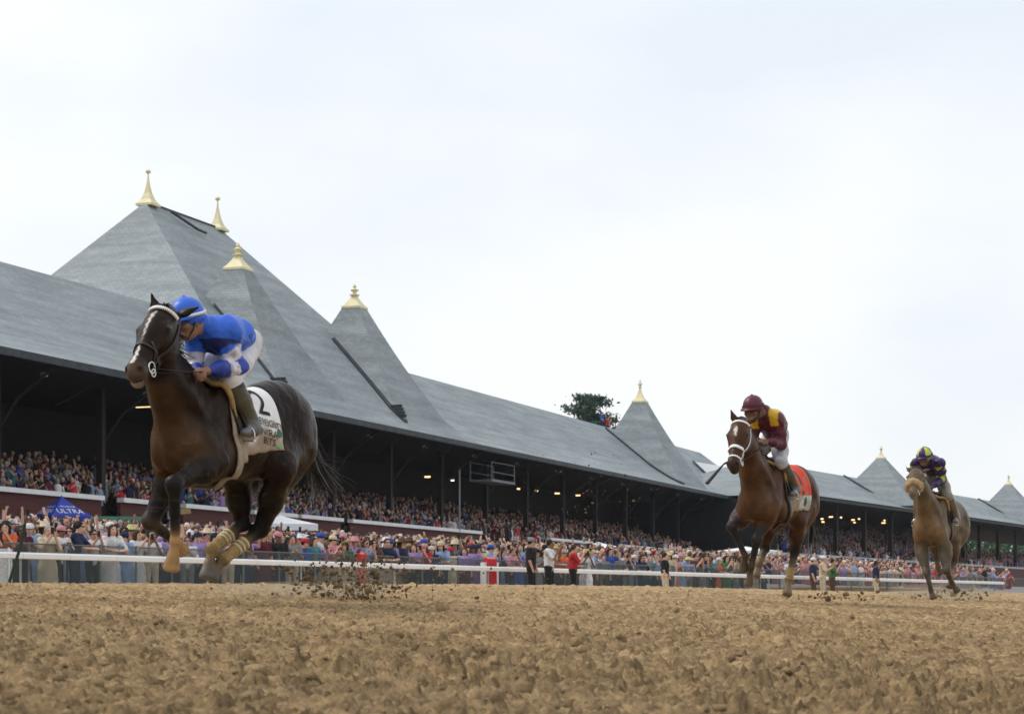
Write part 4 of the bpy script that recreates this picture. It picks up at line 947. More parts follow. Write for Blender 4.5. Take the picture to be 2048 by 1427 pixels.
    # helmet, peak, goggles
    hp = [ell(Hh(-.012, 0, .045), (.128, .108, .112), .02, None, R), ell(Hh(-.012, 0, .005), (.118, .102, .06), .02, None, R), ell(Hh(-.012, 0, .158), (.014, .014, .012), .01, None, R)]
    cut = ell(Hh(.12, 0, -.09), (.10, .2, .085), .01, None, R, True); v, f = sdf_mesh(hp + [cut, ell(Hh(0, 0, -.16), (.3, .3, .12), .01, None, R, True)], .01)
    rel = v - hed; hc = J['helmcol'](rel @ hd, rel @ sd, rel @ up)
    hm = obj('helmet', mesh_np('helmet', v, f, M['gloss'], True, hc), root)
    m2 = MB(); vs = []; n = 12
    for i in range(n + 1):
        t = -1.25 + 2.5 * i / n
        for r_, dz in ((.102, .035), (.102 + .055 * math.cos(t * .9), .012)): vs += [Hh(r_ * math.cos(t) * 1.1, r_ * math.sin(t) * .98, dz + .006), Hh(r_ * math.cos(t) * 1.1, r_ * math.sin(t) * .98, dz)]
    fs = []
    for i in range(n):
        a = i * 4; b = a + 4; fs += [[a, a + 2, b + 2, b], [a + 1, b + 1, b + 3, a + 3], [a + 2, a + 3, b + 3, b + 2]]
    m2.add(vs, fs).build('helmet_peak', J['peak'], hm, True)
    gp = [Hh(.105 * math.cos(t), .088 * math.sin(t), .012 + .012 * math.cos(t * 2)) for t in np.linspace(-1.0, 1.0, 12)]
    MB().tube(gp, .017, 6).build('goggles', M['eye'], root, True)
    st = [Hh(-.012 + .136 * math.cos(t), .116 * math.sin(t), .035 + J.get('bandtilt', 0) * math.cos(t)) for t in np.linspace(-PI, PI, 33)]
    ribbon(st, [p - Hh(-.012, 0, .035) for p in st], 'goggle_strap', J['strap'], hm, .010, .003, False)
    for s in (1, -1):
        MB().tube([Hh(.02, s * .095, .0), Hh(.04, s * .08, -.06), Hh(.06, s * .03, -.115)], .006, 4).build('chin_strap', M['black'], hm)
    return root
# ------------------------------------------------------------------ first horse
def flat(c):
    return lambda col, *a: np.tile(V(*c), (len(col), 1))
m1 = Mount(430, 14.0, 22, -.03)
px = m1.px
bay = dict(body=(.0165, .0088, .0056), dark=(.0085, .0055, .0045), chest=(.062, .032, .0145), leg=(.012, .0115, .0135), dust=(.13, .085, .045), muzzle=(.06, .042, .036))
P1 = dict(col=bay, cr=.05, neck=[(.50, 0, 1.44), (.74, 0, 1.68)], poll=px(333, 632, .94), muz=px(281, 728, 1.28), roll=.0, hs=1.05,
          ears=[(-.25, .9, .35), (.15, -.25, 1)], seed=1,
          LF=[px(428, 925, .34), px(348, 968, .74), px(351, 1080, .66), px(343, 1134, .64)],
          RF=[px(352, 930, .32), px(301, 1042, .46), px(350, 1082, .22), px(362, 1098, .10)],
          LH=[px(566, 935, -.58), px(522, 1058, -.74), px(446, 1118, -.42), px(424, 1150, -.34)],
          RH=[px(470, 950, -.50), px(484, 1045, -.66), px(424, 1098, -.36), px(414, 1150, -.30)],
          low=(.42, .25, .11), lowh=(.22, .145, .065), hoof=(.36, .22, .10), hoofh=(.13, .12, .11), dirt=.3,
          tail=[(-.10, .02, -.03), (-.18, .03, -.2), (-.24, .06, -.40), (-.34, .12, -.54)], tailspread=.055,
          bridle=dict(mat=M['leather'], w=.009, beads=True, fig8=True), hands=[px(412, 742, .42), px(398, 744, .44)],
          marks=[('blaze', [(.09, .135, .012, .004, .002, .013), (.135, .30, .004, -.006, .008, .003), (.36, .46, -.004, .0, .003, .008), (.46, .53, .0, .0, .008, .013)]), ('ring', (.30, .25, .21))],
          wraps=[('LH', .42, 1.02, M['bandage'], [.44, .54, .63]), ('RH', .42, 1.02, M['bandage'], [.44, .54, .63])])
def cl1(col, xr, fa, x, a):
    c = np.tile(V(.80, .80, .82), (len(col), 1)); n = fbm(x * 14, a * 14, 3, 4); w_ = .92 * smoothstep(.48, .78, n * .55 + fa * .72 + .18 * (xr < .25) - .12)
    return c * (1 - w_[:, None]) + V(.32, .235, .15) * w_[:, None]
P1['tack'] = dict(x0=.12, x1=-.52, arc=.62, f0=1.28, f1=1.06, skew=.0, paint=[cl1], pad=.27, girth=.13, girthmat=mat('girth_web', (.33, .27, .2), .8, .2, 20),
                  text=[('2', -.30, .25, .36, .33, .1, M['ink']), ('EREIGNTY', -.36, .435, .075, .095, .1, M['ink']), ('NYRA', -.31, .525, .09, .10, .1, M['ink']), ('BETS', -.315, .605, .085, .09, .1, M['ink'])],
                  patch=[('logo', [(-.475 + .036 * math.cos(t), .515 + .042 * math.sin(t) * (1 + .2 * math.sin(3 * t))) for t in np.linspace(0, 6.28, 18)[:-1]], M['green']), ('logo_swoosh', [(-.41, .64), (-.48, .618), (-.495, .63), (-.48, .655)], M['lime'])])
J1 = dict(pelvis=px(484, 680, -.24), chest=px(438, 668, .18), neck=px(402, 648, .36), head=px(374, 640, .50), look=(.92, -.22, -.30), skin=(.28, .155, .10),
          sh=[px(436, 668, .26), px(392, 672, .30)], el=[px(478, 732, .12), px(388, 735, .26)], ha=P1['hands'], hip=[px(491, 702, -.20), px(462, 702, -.22)], kn=[(.15, .215, 1.57), (.18, -.215, 1.56)],
          an=[(-.03, .285, 1.27), (.0, -.285, 1.27)], to=[(.10, .295, 1.205), (.12, -.295, 1.205)], boot=(.075, .07, .042), shoe=(.14, .15, .165))
P1['feet'] = [J1['to'][0] + V(-.05, 0, -.045), J1['to'][1] + V(-.05, 0, -.045)]
def arm_t(v, J, i):
    """0..1 along the upper arm, 1..2 along the forearm for points on that sleeve, -1 elsewhere"""
    sh, el, ha = [V(*J[k][i]) for k in ('sh', 'el', 'ha')]; t1 = (v - sh) @ (el - sh) / ((el - sh) @ (el - sh)); t2 = (v - el) @ (ha - el) / ((ha - el) @ (ha - el))
    d1 = np.linalg.norm(v - sh - np.clip(t1, 0, 1)[:, None] * (el - sh), axis=1); d2 = np.linalg.norm(v - el - np.clip(t2, 0, 1)[:, None] * (ha - el), axis=1)
    pe, ch = V(*J['pelvis']), V(*J['chest']); tt = np.clip((v - pe) @ (ch - pe) / ((ch - pe) @ (ch - pe)), 0, 1.1); db = np.linalg.norm((v - pe - tt[:, None] * (ch - pe)) * V(1, .85, 1), axis=1)
    t = np.where(d1 - .075 < d2 - .062, np.clip(t1, 0, 1), 1 + np.clip(t2, 0, 1)); ok = np.minimum(d1 - .075, d2 - .062) < db - .142
    return np.where(ok, t, -1)
def silk1(v, J):
    blue = V(.018, .115, .62); navy = V(.014, .035, .25); wht = V(.66, .66, .74)
    c = np.tile(blue, (len(v), 1))
    c[(v[:, 0] > J['chest'][0] - .02) & (v[:, 2] < J['chest'][2] - .05)] = navy * .5  # shade on the torso's front put into the silk colour
    for i in (0, 1):
        t = arm_t(v, J, i); mud = fbm(v[:, 0] * 40, v[:, 2] * 40, 3, 6)[:, None]
        w_ = np.where(mud > .52, wht * .6, wht)
        for t0, t1, k in ((-.5, .48, blue), (.48, .78, w_), (.78, 1.12, navy * 1.5), (1.12, 1.42, w_), (1.42, 2.1, navy * 1.3)):
            m_ = (t > t0) & (t <= t1) & (t >= 0); c[m_] = k[m_] if getattr(k, 'ndim', 1) == 2 else k
    return c
J1['topcol'] = silk1; J1['helmcol'] = lambda a, b, c: np.tile(V(.02, .12, .62), (len(a), 1)); J1['peak'] = mat('blue_peak', (.02, .10, .55), .4); J1['strap'] = M['white']
h1, q1, _ = build_horse('racehorse', m1, P1, 'leading dark bay racehorse with white beaded browband and white number cloth', .0108)
j1 = jockey('person', m1, J1, 'person in bright blue silks and blue helmet crouched on the leading dark horse')

# ------------------------------------------------------------------ second horse
m2 = Mount(1540, 22.5, 26, -.0); px = m2.px
bay2 = dict(body=(.066, .029, .015), dark=(.030, .014, .009), chest=(.088, .043, .021), leg=(.025, .022, .023), dust=(.12, .08, .048), muzzle=(.045, .03, .026))
P2 = dict(col=bay2, cr=-.02, neck=[(.50, 0, 1.44), (.72, 0, 1.68)], poll=px(1483, 846, .92), muz=px(1468, 924, 1.22), hs=1.06,
          ears=[(-.3, .7, .5), (.1, -.35, 1)], seed=2,
          LF=[px(1530, 1030, .32), px(1514, 1078, .48), px(1503, 1132, .40), px(1497, 1166, .36)],
          RF=[px(1482, 1035, .32), px(1463, 1052, .62), px(1490, 1110, .44), px(1488, 1136, .36)],
          LH=[px(1598, 1038, -.62), px(1590, 1100, -.82), px(1578, 1158, -.72), px(1575, 1186, -.64)],
          RH=[px(1535, 1040, -.60), px(1530, 1095, -.78), px(1518, 1128, -.60), px(1512, 1150, -.56)],
          low=(.06, .05, .04), lowh=(.20, .15, .08), hoof=(.16, .12, .07), dirt=.22,
          tail=[(-.12, .0, -.02), (-.25, .0, -.2), (-.32, .02, -.45), (-.36, .02, -.7)], tailspread=.04,
          bridle=dict(mat=M['white'], w=.012, drop=True, nose=.36, nw=1.5, palerein=False), hands=[px(1532, 882, .44), px(1524, 884, .46)],
          marks=[('blaze', [(.13, .17, 0, 0, .003, .020), (.17, .20, 0, 0, .020, .014), (.20, .25, 0, .004, .014, .002)])],
          wraps=[('LH', .62, 1.02, M['bandage'], [])])
def cl2(col, xr, fa, x, a):
    c = np.tile(V(.66, .055, .022), (len(col), 1)); n = fbm(x * 14, a * 14, 3, 4)
    c[(xr < .66 + .1 * fa) & (xr > .57 + .1 * fa) & (fa > .12)] = V(.03, .02, .02)
    c[(fa > .70) & (xr > .52)] = V(.66, .67, .68); c[(fa > .66) & (xr <= .52)] = V(.30, .24, .17)
    w_ = smoothstep(.55, .85, n + fa * .5 - .1) * .75; return c * (1 - w_[:, None]) + V(.30, .235, .16) * w_[:, None]
P2['tack'] = dict(x0=.10, x1=-.70, arc=.66, f0=1.25, f1=1.12, paint=[cl2], pad=.25, girth=.12, girthmat=M['leather'],
                  text=[], patch=[('logo', [(-.52 + .05 * math.cos(t), .635 + .07 * math.sin(t) * (1 + .2 * math.sin(3 * t))) for t in np.linspace(0, 6.28, 18)[:-1]], M['green'])])
J2 = dict(pelvis=px(1552, 866, -.22), chest=px(1541, 842, .14), neck=px(1528, 822, .32), head=px(1506, 818, .48), look=(.95, -.12, -.28), skin=(.16, .085, .06), vox=.012,
          sh=[px(1552, 836, .22), px(1512, 842, .24)], el=[px(1563, 886, .12), px(1504, 882, .2)], ha=P2['hands'], hip=[px(1558, 880, -.22), px(1542, 880, -.24)], kn=[(.19, .195, 1.56), (.16, -.215, 1.58)],
          an=[(-.04, .285, 1.28), (.0, -.285, 1.28)], to=[(.10, .295, 1.215), (.12, -.295, 1.215)], boot=(.075, .06, .04), shoe=(.13, .14, .15), breech=(.42, .42, .45))
P2['feet'] = [J2['to'][0] + V(-.05, 0, -.045), J2['to'][1] + V(-.05, 0, -.045)]
def silk2(v, J):
    c = np.tile(V(.085, .010, .025), (len(v), 1)); ch = V(*J['chest']); sh = V(*J['sh'][0]); sr = V(*J['sh'][1])
    for s_, sgn in ((sh, 1), (sr, -1)):
        d = np.abs((v - s_)[:, 1] * sgn - .0) < .045
        c[d & (v[:, 0] > ch[0] - .02) & (v[:, 2] > s_[2] - .09) & (np.linalg.norm(v - s_, axis=1) < .16)] = V(.58, .36, .015)
    return c
J2['topcol'] = silk2; J2['helmcol'] = lambda a, b, c: np.tile(V(.095, .012, .030), (len(a), 1)); J2['peak'] = mat('maroon_peak', (.07, .01, .02), .4); J2['strap'] = mat('maroon_strap', (.06, .01, .02), .5)
h2, q2, _ = build_horse('racehorse', m2, P2, 'red-brown racehorse with white bridle, white star and orange saddle cloth', .0145)
j2 = jockey('person', m2, J2, 'person in maroon silks with yellow shoulder stripe holding a riding crop on the second horse')
hr = V(*P2['hands'][1]); wb = px(1447, 928, .62); wt = px(1414, 966, .78)
crop = empty('riding_crop', tuple(m2.O), m2.rz); tag(crop, 'black riding crop held low in front of the second horse', 'riding crop')
MB().tube([hr, lerp(hr, wb, .6), wb], [.012, .012, .012], 6).build('shaft', M['black'], crop, True)
MB().tube([wb, lerp(wb, wt, .3), wt], [.014, .026, .036], 6, flat=.5).build('flap', M['black'], crop)

# ------------------------------------------------------------------ third horse
m3 = Mount(1872, 30.0, 27, .02); px = m3.px
bay3 = dict(body=(.115, .083, .052), dark=(.075, .057, .04), chest=(.165, .102, .052), leg=(.07, .058, .045), dust=(.21, .165, .115), muzzle=(.17, .125, .08))
P3 = dict(col=bay3, cr=-.06, neck=[(.50, 0, 1.42), (.74, 0, 1.62)], poll=px(1834, 943, .95), muz=px(1827, 980, 1.36), hs=1.06,
          ears=[(-.5, .6, .25), (-.25, -.7, .6)], seed=3,
          LF=[px(1890, 1095, .32), px(1893, 1140, .48), px(1905, 1166, .30), px(1914, 1180, .24)],
          RF=[px(1842, 1095, .32), px(1853, 1142, .52), px(1862, 1180, .42), px(1866, 1194, .40)],
          LH=[px(1908, 1078, -.62), px(1908, 1120, -.84), px(1902, 1158, -.66), px(1899, 1172, -.60)],
          RH=[px(1866, 1075, -.62), px(1872, 1110, -.86), px(1876, 1134, -.98), px(1880, 1146, -1.02)],
          low=(.07, .055, .04), lowh=(.20, .15, .09), hoof=(.12, .09, .06), dirt=.5,
          tail=[(-.12, .0, -.02), (-.25, .0, -.2), (-.32, .02, -.45), (-.36, .02, -.7)], tailspread=.04,
          bridle=dict(mat=M['leather'], w=.010, sheepskin=True), hands=[px(1860, 975, .40), px(1848, 975, .42)], marks=[], wraps=[])
def cl3(col, xr, fa, x, a):
    c = np.tile(V(.30, .24, .17), (len(col), 1)); n = fbm(x * 14, a * 14, 3, 4); return c * (.6 + .9 * n[:, None])
P3['tack'] = dict(x0=.10, x1=-.5, arc=.62, f0=.9, f1=.86, paint=[cl3], pad=.25, girth=.12, girthmat=M['leather'])
J3 = dict(pelvis=px(1866, 938, -.26), chest=px(1858, 925, .08), neck=px(1853, 918, .28), head=px(1849, 914, .42), look=(.95, -.05, -.32), skin=(.14, .085, .06), vox=.013,
          sh=[px(1879, 926, .18), px(1832, 926, .20)], el=[px(1884, 958, .06), px(1826, 962, .10)], ha=P3['hands'], hip=[px(1880, 955, -.28), px(1858, 955, -.30)], kn=[(.14, .22, 1.56), (.16, -.22, 1.56)],
          an=[(-.04, .29, 1.26), (.0, -.29, 1.26)], to=[(.10, .30, 1.195), (.12, -.30, 1.195)], boot=(.11, .085, .055), shoe=(.12, .10, .08), breech=(.22, .19, .15))
P3['feet'] = [J3['to'][0] + V(-.05, 0, -.045), J3['to'][1] + V(-.05, 0, -.045)]
def silk3(v, J):
    pur = V(.030, .012, .075); lim = V(.34, .40, .04); c = np.tile(pur, (len(v), 1))
    for i in (0, 1):
        el = V(*J['el'][i]); sh = V(*J['sh'][i]); t = (v - sh) @ (el - sh) / ((el - sh) @ (el - sh)); far_ = np.linalg.norm(v - sh - t[:, None] * (el - sh), axis=1) < .10
        for t0, t1 in ((.12, .38), (.68, 1.05)): c[far_ & (t > t0) & (t < t1) & (np.sin(v[:, 0] * 60) > -.2)] = lim
    return c
J3['topcol'] = silk3
def helm3(a, b, c):
    th = np.arctan2(b, a - .0); k = np.floor((th + math.pi + .52) / (math.pi / 3)).astype(int) % 2
    return np.where((k == 1)[:, None], V(.045, .02, .16), V(.50, .58, .05))
J3['helmcol'] = helm3; J3['peak'] = mat('purple_peak', (.04, .02, .12), .4); J3['strap'] = M['black']
h3, q3, _ = build_horse('racehorse', m3, P3, 'muddy tan racehorse with sheepskin noseband trailing behind at right', .017)
j3 = jockey('person', m3, J3, 'person in purple and lime silks with quartered helmet on the trailing muddy horse')
# ------------------------------------------------------------------ spectators
M['oskin'] = mat('spectator_skin', (1, 1, 1), .6, .06, 8, src='obj')
def face_tint():   # the skin's own colouring: brows, eyes and lips differ from the cheeks
    t = M['oskin'].node_tree; oi = [n for n in t.nodes if n.type == 'OBJECT_INFO'][0]; sc_ = [n for n in t.nodes if n.type == 'VECT_MATH'][0]
    at_ = t.nodes.new('ShaderNodeAttribute'); at_.attribute_name = 'col'; mu = t.nodes.new('ShaderNodeVectorMath'); mu.operation = 'MULTIPLY'
    t.links.new(oi.outputs['Color'], mu.inputs[0]); t.links.new(at_.outputs['Color'], mu.inputs[1]); t.links.new(mu.outputs[0], sc_.inputs[0])
face_tint()
M['ocloth'] = mat('spectator_cloth', (1, 1, 1), .85, .22, 9, src='obj')
M['mass'] = mat('crowd', (1, 1, 1), .8, .12, 6, src='col')
POSES = dict(  # (elbow, hand) left then right, x lean
    relaxed=((.02, .26, 1.13), (.10, .25, .90), (.02, -.26, 1.13), (.10, -.25, .90), 0),
    phone=((.20, .24, 1.40), (.30, .12, 1.72), (.04, -.26, 1.14), (.16, -.2, .98), .02),
    cheer=((.05, .30, 1.62), (.08, .27, 1.92), (.05, -.30, 1.62), (.10, -.25, 1.93), 0),
    filming=((.20, .22, 1.20), (.34, .05, 1.50), (.20, -.22, 1.20), (.34, -.05, 1.50), .02),
    leaning=((.24, .27, 1.15), (.44, .10, 1.13), (.24, -.27, 1.15), (.44, -.10, 1.13), .12),
    clapping=((.14, .25, 1.16), (.34, .03, 1.30), (.14, -.25, 1.16), (.34, -.03, 1.30), .03),
    wave=((.02, .26, 1.13), (.08, .26, .92), (.06, -.34, 1.55), (.08, -.40, 1.85), 0))
def person_meshes(pose):
    eL, hL, eR, hR, ln = POSES[pose]; q = []; top = []; bot = []; dr = []
    sk = None
    W, Ch, Nk, Hd = V(0, 0, 1.02), V(ln * .7, 0, 1.34), V(ln * .9, 0, 1.48), V(ln * 1.1 + .02, 0, 1.615)
    q += [ell(Hd, (.098, .078, .118), .02), ell(Hd + V(.04, 0, -.075), (.06, .056, .05), .02), cone(Hd + V(.09, 0, .01), Hd + V(.115, 0, -.03), .012, .019, .012), cone(Nk, Hd, .055, .055, .03),
          cone(W, Ch, .12, .13, .05, None, (0, 1, 0), 1.2), cone(Ch, Nk, .12, .06, .05)]
    for s in (1, -1): q.append(ell(Hd + V(.085, s * .034, .012), (.012, .02, .012), .008, None, None, True))
    top += [cone(W + V(0, 0, -.06), Ch, .135, .145, .05, None, (0, 1, 0), 1.22), cone(Ch, Nk + V(0, 0, -.02), .14, .075, .05)]
    for s, e_, h_ in ((1, eL, hL), (-1, eR, hR)):
        sh = Ch + V(0, s * .185, .07); e_ = V(*e_) + V(ln * .5, 0, 0); h_ = V(*h_) + V(ln * .4, 0, 0)
        q += [cone(Ch, sh, .08, .062, .04), cone(sh, e_, .053, .042, .03), cone(e_, h_, .041, .03, .02), cone(h_, h_ + unit(h_ - e_) * .07, .032, .036, .015, None, (0, 1, 0), .7)]
        f_ = unit(h_ - e_); tb = h_ + f_ * .03
        q += [cone(tb, tb + f_ * .04 + V(.0, -s * .04, .01), .014, .011, .008)] + [cone(h_ + f_ * .07 + V(0, y, 0), h_ + f_ * .135 + V(.012, y * 1.4, 0), .012, .009, .006) for y in (-.03, -.01, .012, .032)]
        top += [cone(Ch, sh, .1, .082, .04), cone(sh, lerp(sh, e_, .85), .075, .066, .03)]
        hip = V(0, s * .095, .93); kn = V(.03, s * .10, .50); an = V(-.02, s * .10, .09)
        q += [cone(hip, kn, .085, .06, .04), cone(kn, an, .055, .04, .03), cone(an, V(.13, s * .12, .04), .042, .034, .03)]
        bot += [cone(hip, kn, .105, .078, .03), cone(kn, an + V(0, 0, .02), .076, .064, .03)]
    bot.append(ell((0, 0, .97), (.135, .175, .12), .04))
    dr += [cone((0, 0, 1.08), (0, 0, .75), .15, .20, .05, None, (0, 1, 0), 1.15), cone((0, 0, .75), (0, 0, .30), .20, .25, .05, None, (0, 1, 0), 1.1)]
    hs = [ell(Hd + V(-.018, 0, .03), (.10, .092, .108), .02), ell(Hd + V(.09, 0, -.055), (.085, .2, .095), .01, None, None, True), ell(Hd + V(-.06, 0, -.2), (.2, .2, .1), .01, None, None, True)]
    hl = [ell(Hd + V(-.018, 0, .03), (.104, .096, .11), .02), cone(Hd + V(-.06, 0, 0), Hd + V(-.10, 0, -.27), .095, .075, .04, None, (0, 1, 0), 1.15), ell(Hd + V(.095, 0, -.06), (.09, .2, .10), .01, None, None, True)]
    for s in (1, -1): hl.append(cone(Hd + V(.0, s * .085, -.02), Hd + V(-.02, s * .10, -.24), .035, .03, .03))
    h = .027
    def mk(nm, pr, m, hh=h):
        v, f = sdf_mesh(pr, hh); return mesh_np(nm, v, f, m, True)
    bv, bf = sdf_mesh(q, .02); rel = bv - Hd; tint = np.ones((len(bv), 3))
    eye = (np.abs(np.abs(rel[:, 1]) - .034) < .020) & (np.abs(rel[:, 2] - .014) < .016) & (rel[:, 0] > .05); lip = (np.abs(rel[:, 1]) < .03) & (np.abs(rel[:, 2] + .072) < .012) & (rel[:, 0] > .06)
    tint[eye] = (.16, .16, .18); tint[lip] = (.75, .45, .45)
    out = dict(body=mesh_np('body', bv, bf, M['oskin'], True, tint), shirt=mk('shirt', top, M['ocloth']), trousers=mk('trousers', bot, M['ocloth']), dress=mk('dress', dr, M['ocloth']), hair=mk('hair', hs, M['ocloth']), longhair=mk('hair', hl, M['ocloth']))
    cap = MB(); cap.lathe(Hd + V(-.01, 0, .03), [(.114, 0), (.116, .04), (.10, .09), (.06, .12), (.012, .128)], 14)
    cap.add([Hd + V(.08, -.08, .045), Hd + V(.19, -.055, .03), Hd + V(.205, 0, .034), Hd + V(.19, .055, .03), Hd + V(.08, .08, .045), Hd + V(.08, -.08, .035), Hd + V(.19, -.055, .02), Hd + V(.205, 0, .024), Hd + V(.19, .055, .02), Hd + V(.08, .08, .035)], [[0, 1, 2, 3, 4], [9, 8, 7, 6, 5], [0, 5, 6, 1], [1, 6, 7, 2], [2, 7, 8, 3], [3, 8, 9, 4]])
    out['cap'] = cap.me('cap', M['ocloth'], True)
    ht = MB(); ht.lathe(Hd + V(-.01, 0, .035), [(.11, 0), (.205, -.015), (.215, .01), (.118, .02), (.11, .1), (.085, .125), (.02, .12)], 16); out['hat'] = ht.me('hat', M['ocloth'], True)
    sg = MB(); sg.tube([Hd + V(.098 * math.cos(t), .088 * math.sin(t), .015) for t in np.linspace(-1.2, 1.2, 9)], .014, 4); out['glasses'] = sg.me('glasses', M['black'])
    ph = MB(); hh = V(*hL) + V(ln * .4, 0, 0) + unit(V(*hL) - V(*eL)) * .10; ph.box(hh + V(.03, -.03 if pose != 'filming' else -.05, .05), (.012, .075, .15)); out['phone'] = ph.me('phone', M['black'])
    return out
PM = {k: person_meshes(k) for k in POSES}
COLS = {'white': (.62, .62, .64), 'pale blue': (.24, .36, .58), 'navy': (.014, .022, .06), 'pink': (.52, .22, .26), 'black': (.012, .012, .014), 'red': (.42, .02, .03), 'grey': (.18, .19, .20), 'lilac': (.30, .22, .45), 'teal': (.05, .19, .22), 'orange': (.62, .12, .02), 'cream': (.55, .47, .34), 'green': (.05, .15, .06), 'maroon': (.09, .012, .025), 'yellow': (.50, .45, .20), 'brown': (.09, .05, .03), 'royal blue': (.03, .08, .35)}
HAIRS = {'dark': (.016, .011, .009), 'brown': (.05, .026, .014), 'blond': (.32, .21, .09), 'grey': (.28, .27, .26)}
SKINS = [(.58, .34, .26), (.63, .39, .30), (.52, .29, .21), (.22, .115, .07), (.60, .36, .27), (.62, .38, .29)]
def make_person(x, y, z, rz, pose, shirt, lower, lowcol, hair, hairlen, hat=None, hatcol=None, glasses=False, phone=False, sc_=1.0, skin=None, name='person'):
    r = empty(name, (x, y, z), rz); r.scale = (sc_, sc_, sc_); pm = PM[pose]
    def part(nm, key, c):
        o = bpy.data.objects.new(nm, pm[key]); COL.objects.link(o); o.parent = r; o.color = (*c, 1); return o
    part('body', 'body', skin or random.choice(SKINS)); part('shirt', 'shirt', COLS[shirt]); part('dress' if lower == 'dress' else 'trousers', lower, COLS[lowcol])
    part('hair', 'longhair' if hairlen == 'long' else 'hair', HAIRS[hair])
    if hat: part(hat, hat, COLS[hatcol])
    if glasses: part('glasses', 'glasses', (0, 0, 0))
    if phone: part('phone', 'phone', (0, 0, 0))
    return r
ACT = dict(relaxed='standing', phone='holding phone high', cheer='both arms up', filming='filming', leaning='leaning over', clapping='clapping', wave='waving')
def low_person(rs, detail=1):
    """light figure from the hips up with arms; returns verts, tris and part ids (0 skin, 1 shirt, 2 hair/hat)"""
    vs = []; fs = []; pid = []
    def addm(v, f, p): o = len(vs); vs.extend(v); fs.extend([[i + o for i in t] for t in f]); pid.extend([p] * len(v))
    n = 7 if detail else 5
    prof = [(.13, .17, .70), (.135, .18, 1.0), (.13, .20, 1.30), (.09, .15, 1.44), (.045, .05, 1.50)]
    v = [(rx * math.cos(2 * math.pi * k / n), ry * math.sin(2 * math.pi * k / n), z) for rx, ry, z in prof for k in range(n)]
    f = [t for i in range(len(prof) - 1) for k in range(n) for t in ([i * n + k, i * n + (k + 1) % n, (i + 1) * n + k], [i * n + (k + 1) % n, (i + 1) * n + (k + 1) % n, (i + 1) * n + k])]
    addm(v, f, 1)
    lv, lf = lump(np.random.default_rng(0)); 
    p = (1 + 5 ** .5) / 2; iv = np.array([[-1, p, 0], [1, p, 0], [-1, -p, 0], [1, -p, 0], [0, -1, p], [0, 1, p], [0, -1, -p], [0, 1, -p], [p, 0, -1], [p, 0, 1], [-p, 0, -1], [-p, 0, 1]]) / 1.9
    addm((iv * V(.105, .085, .13) + V(.02, 0, 1.61)).tolist(), lf.tolist(), 0)
    for s_ in (1, -1):
        if detail: addm([(.118, s_ * .02, 1.635), (.112, s_ * .055, 1.635), (.112, s_ * .05, 1.612), (.12, s_ * .02, 1.612)], [[0, 1, 2], [0, 2, 3]], 3)
    addm((iv * V(.105, .098, .10) + V(-.025, 0, 1.665)).tolist(), lf.tolist(), 2)
    k = rs.random()
    for s in (1, -1):
        up = (k < .10 and s > 0) or k > .97
        mid = not up and rs.random() < .5
        sh = V(0, s * .2, 1.38); e = V(.08, s * .30, 1.60) if up else (V(.2, s * .25, 1.18) if mid else V(.02, s * .27, 1.1)); h = V(.12 + .1 * rs.random(), s * .24, 1.92) if up else (V(.36, s * .06, 1.38) if mid else V(.1, s * .26, .86))
        m = 4; pts = [sh, e, h]; rr = [.062, .045, .038]; v = []
        for i in range(3):
            t = unit(pts[min(i + 1, 2)] - pts[max(i - 1, 0)]); a = unit(np.cross(t, V(.3, 1, .2))); b = np.cross(t, a)
            v += [(pts[i] + rr[i] * (math.cos(2 * math.pi * k_ / m) * a + math.sin(2 * math.pi * k_ / m) * b)).tolist() for k_ in range(m)]
        f = [t for i in range(2) for k_ in range(m) for t in ([i * m + k_, i * m + (k_ + 1) % m, (i + 1) * m + k_], [i * m + (k_ + 1) % m, (i + 1) * m + (k_ + 1) % m, (i + 1) * m + k_])] + [[8, 9, 10], [8, 10, 11]]
        o = len(vs); addm(v, f, 0)
        if True: pid[o:o + 4] = [1] * 4
    return np.array(vs), np.array(fs), np.array(pid)
_lp = [low_person(np.random.default_rng(k)) for k in range(26)]
def mass(name, pts, label, seed, pal, light=1.0):
    """pts: list of (x,y,z,rz,scale)"""
    rs = np.random.default_rng(seed); vs = []; fs = []; cs = []; o = 0
    pc = np.array([COLS[k] for k in pal]); sk = np.array(SKINS); hr = np.array(list(HAIRS.values()) + [COLS['white'], COLS['black'], COLS['navy'], COLS['cream'], HAIRS['dark'], HAIRS['brown'], HAIRS['brown']])
    for x, y, z, rz, s in pts:
        v, f, p = _lp[rs.integers(len(_lp))]; c, sn = math.cos(rz), math.sin(rz); v = v * s * V(1, rs.uniform(.9, 1.15), rs.uniform(.94, 1.06))
        vs.append(np.stack([x + c * v[:, 0] - sn * v[:, 1], y + sn * v[:, 0] + c * v[:, 1], z + v[:, 2]], 1)); fs.append(f + o); o += len(v)
        cc = np.stack([sk[rs.integers(len(sk))] * rs.uniform(.85, 1.1), pc[rs.integers(len(pc))] * rs.uniform(.8, 1.15), hr[rs.integers(len(hr))], V(.04, .03, .03)]); cs.append(cc[p])
    ob = obj(name, mesh_np(name, np.concatenate(vs), np.concatenate(fs), M['mass'], True, np.concatenate(cs)))
    tag(ob, label, 'crowd', kind='stuff'); return ob
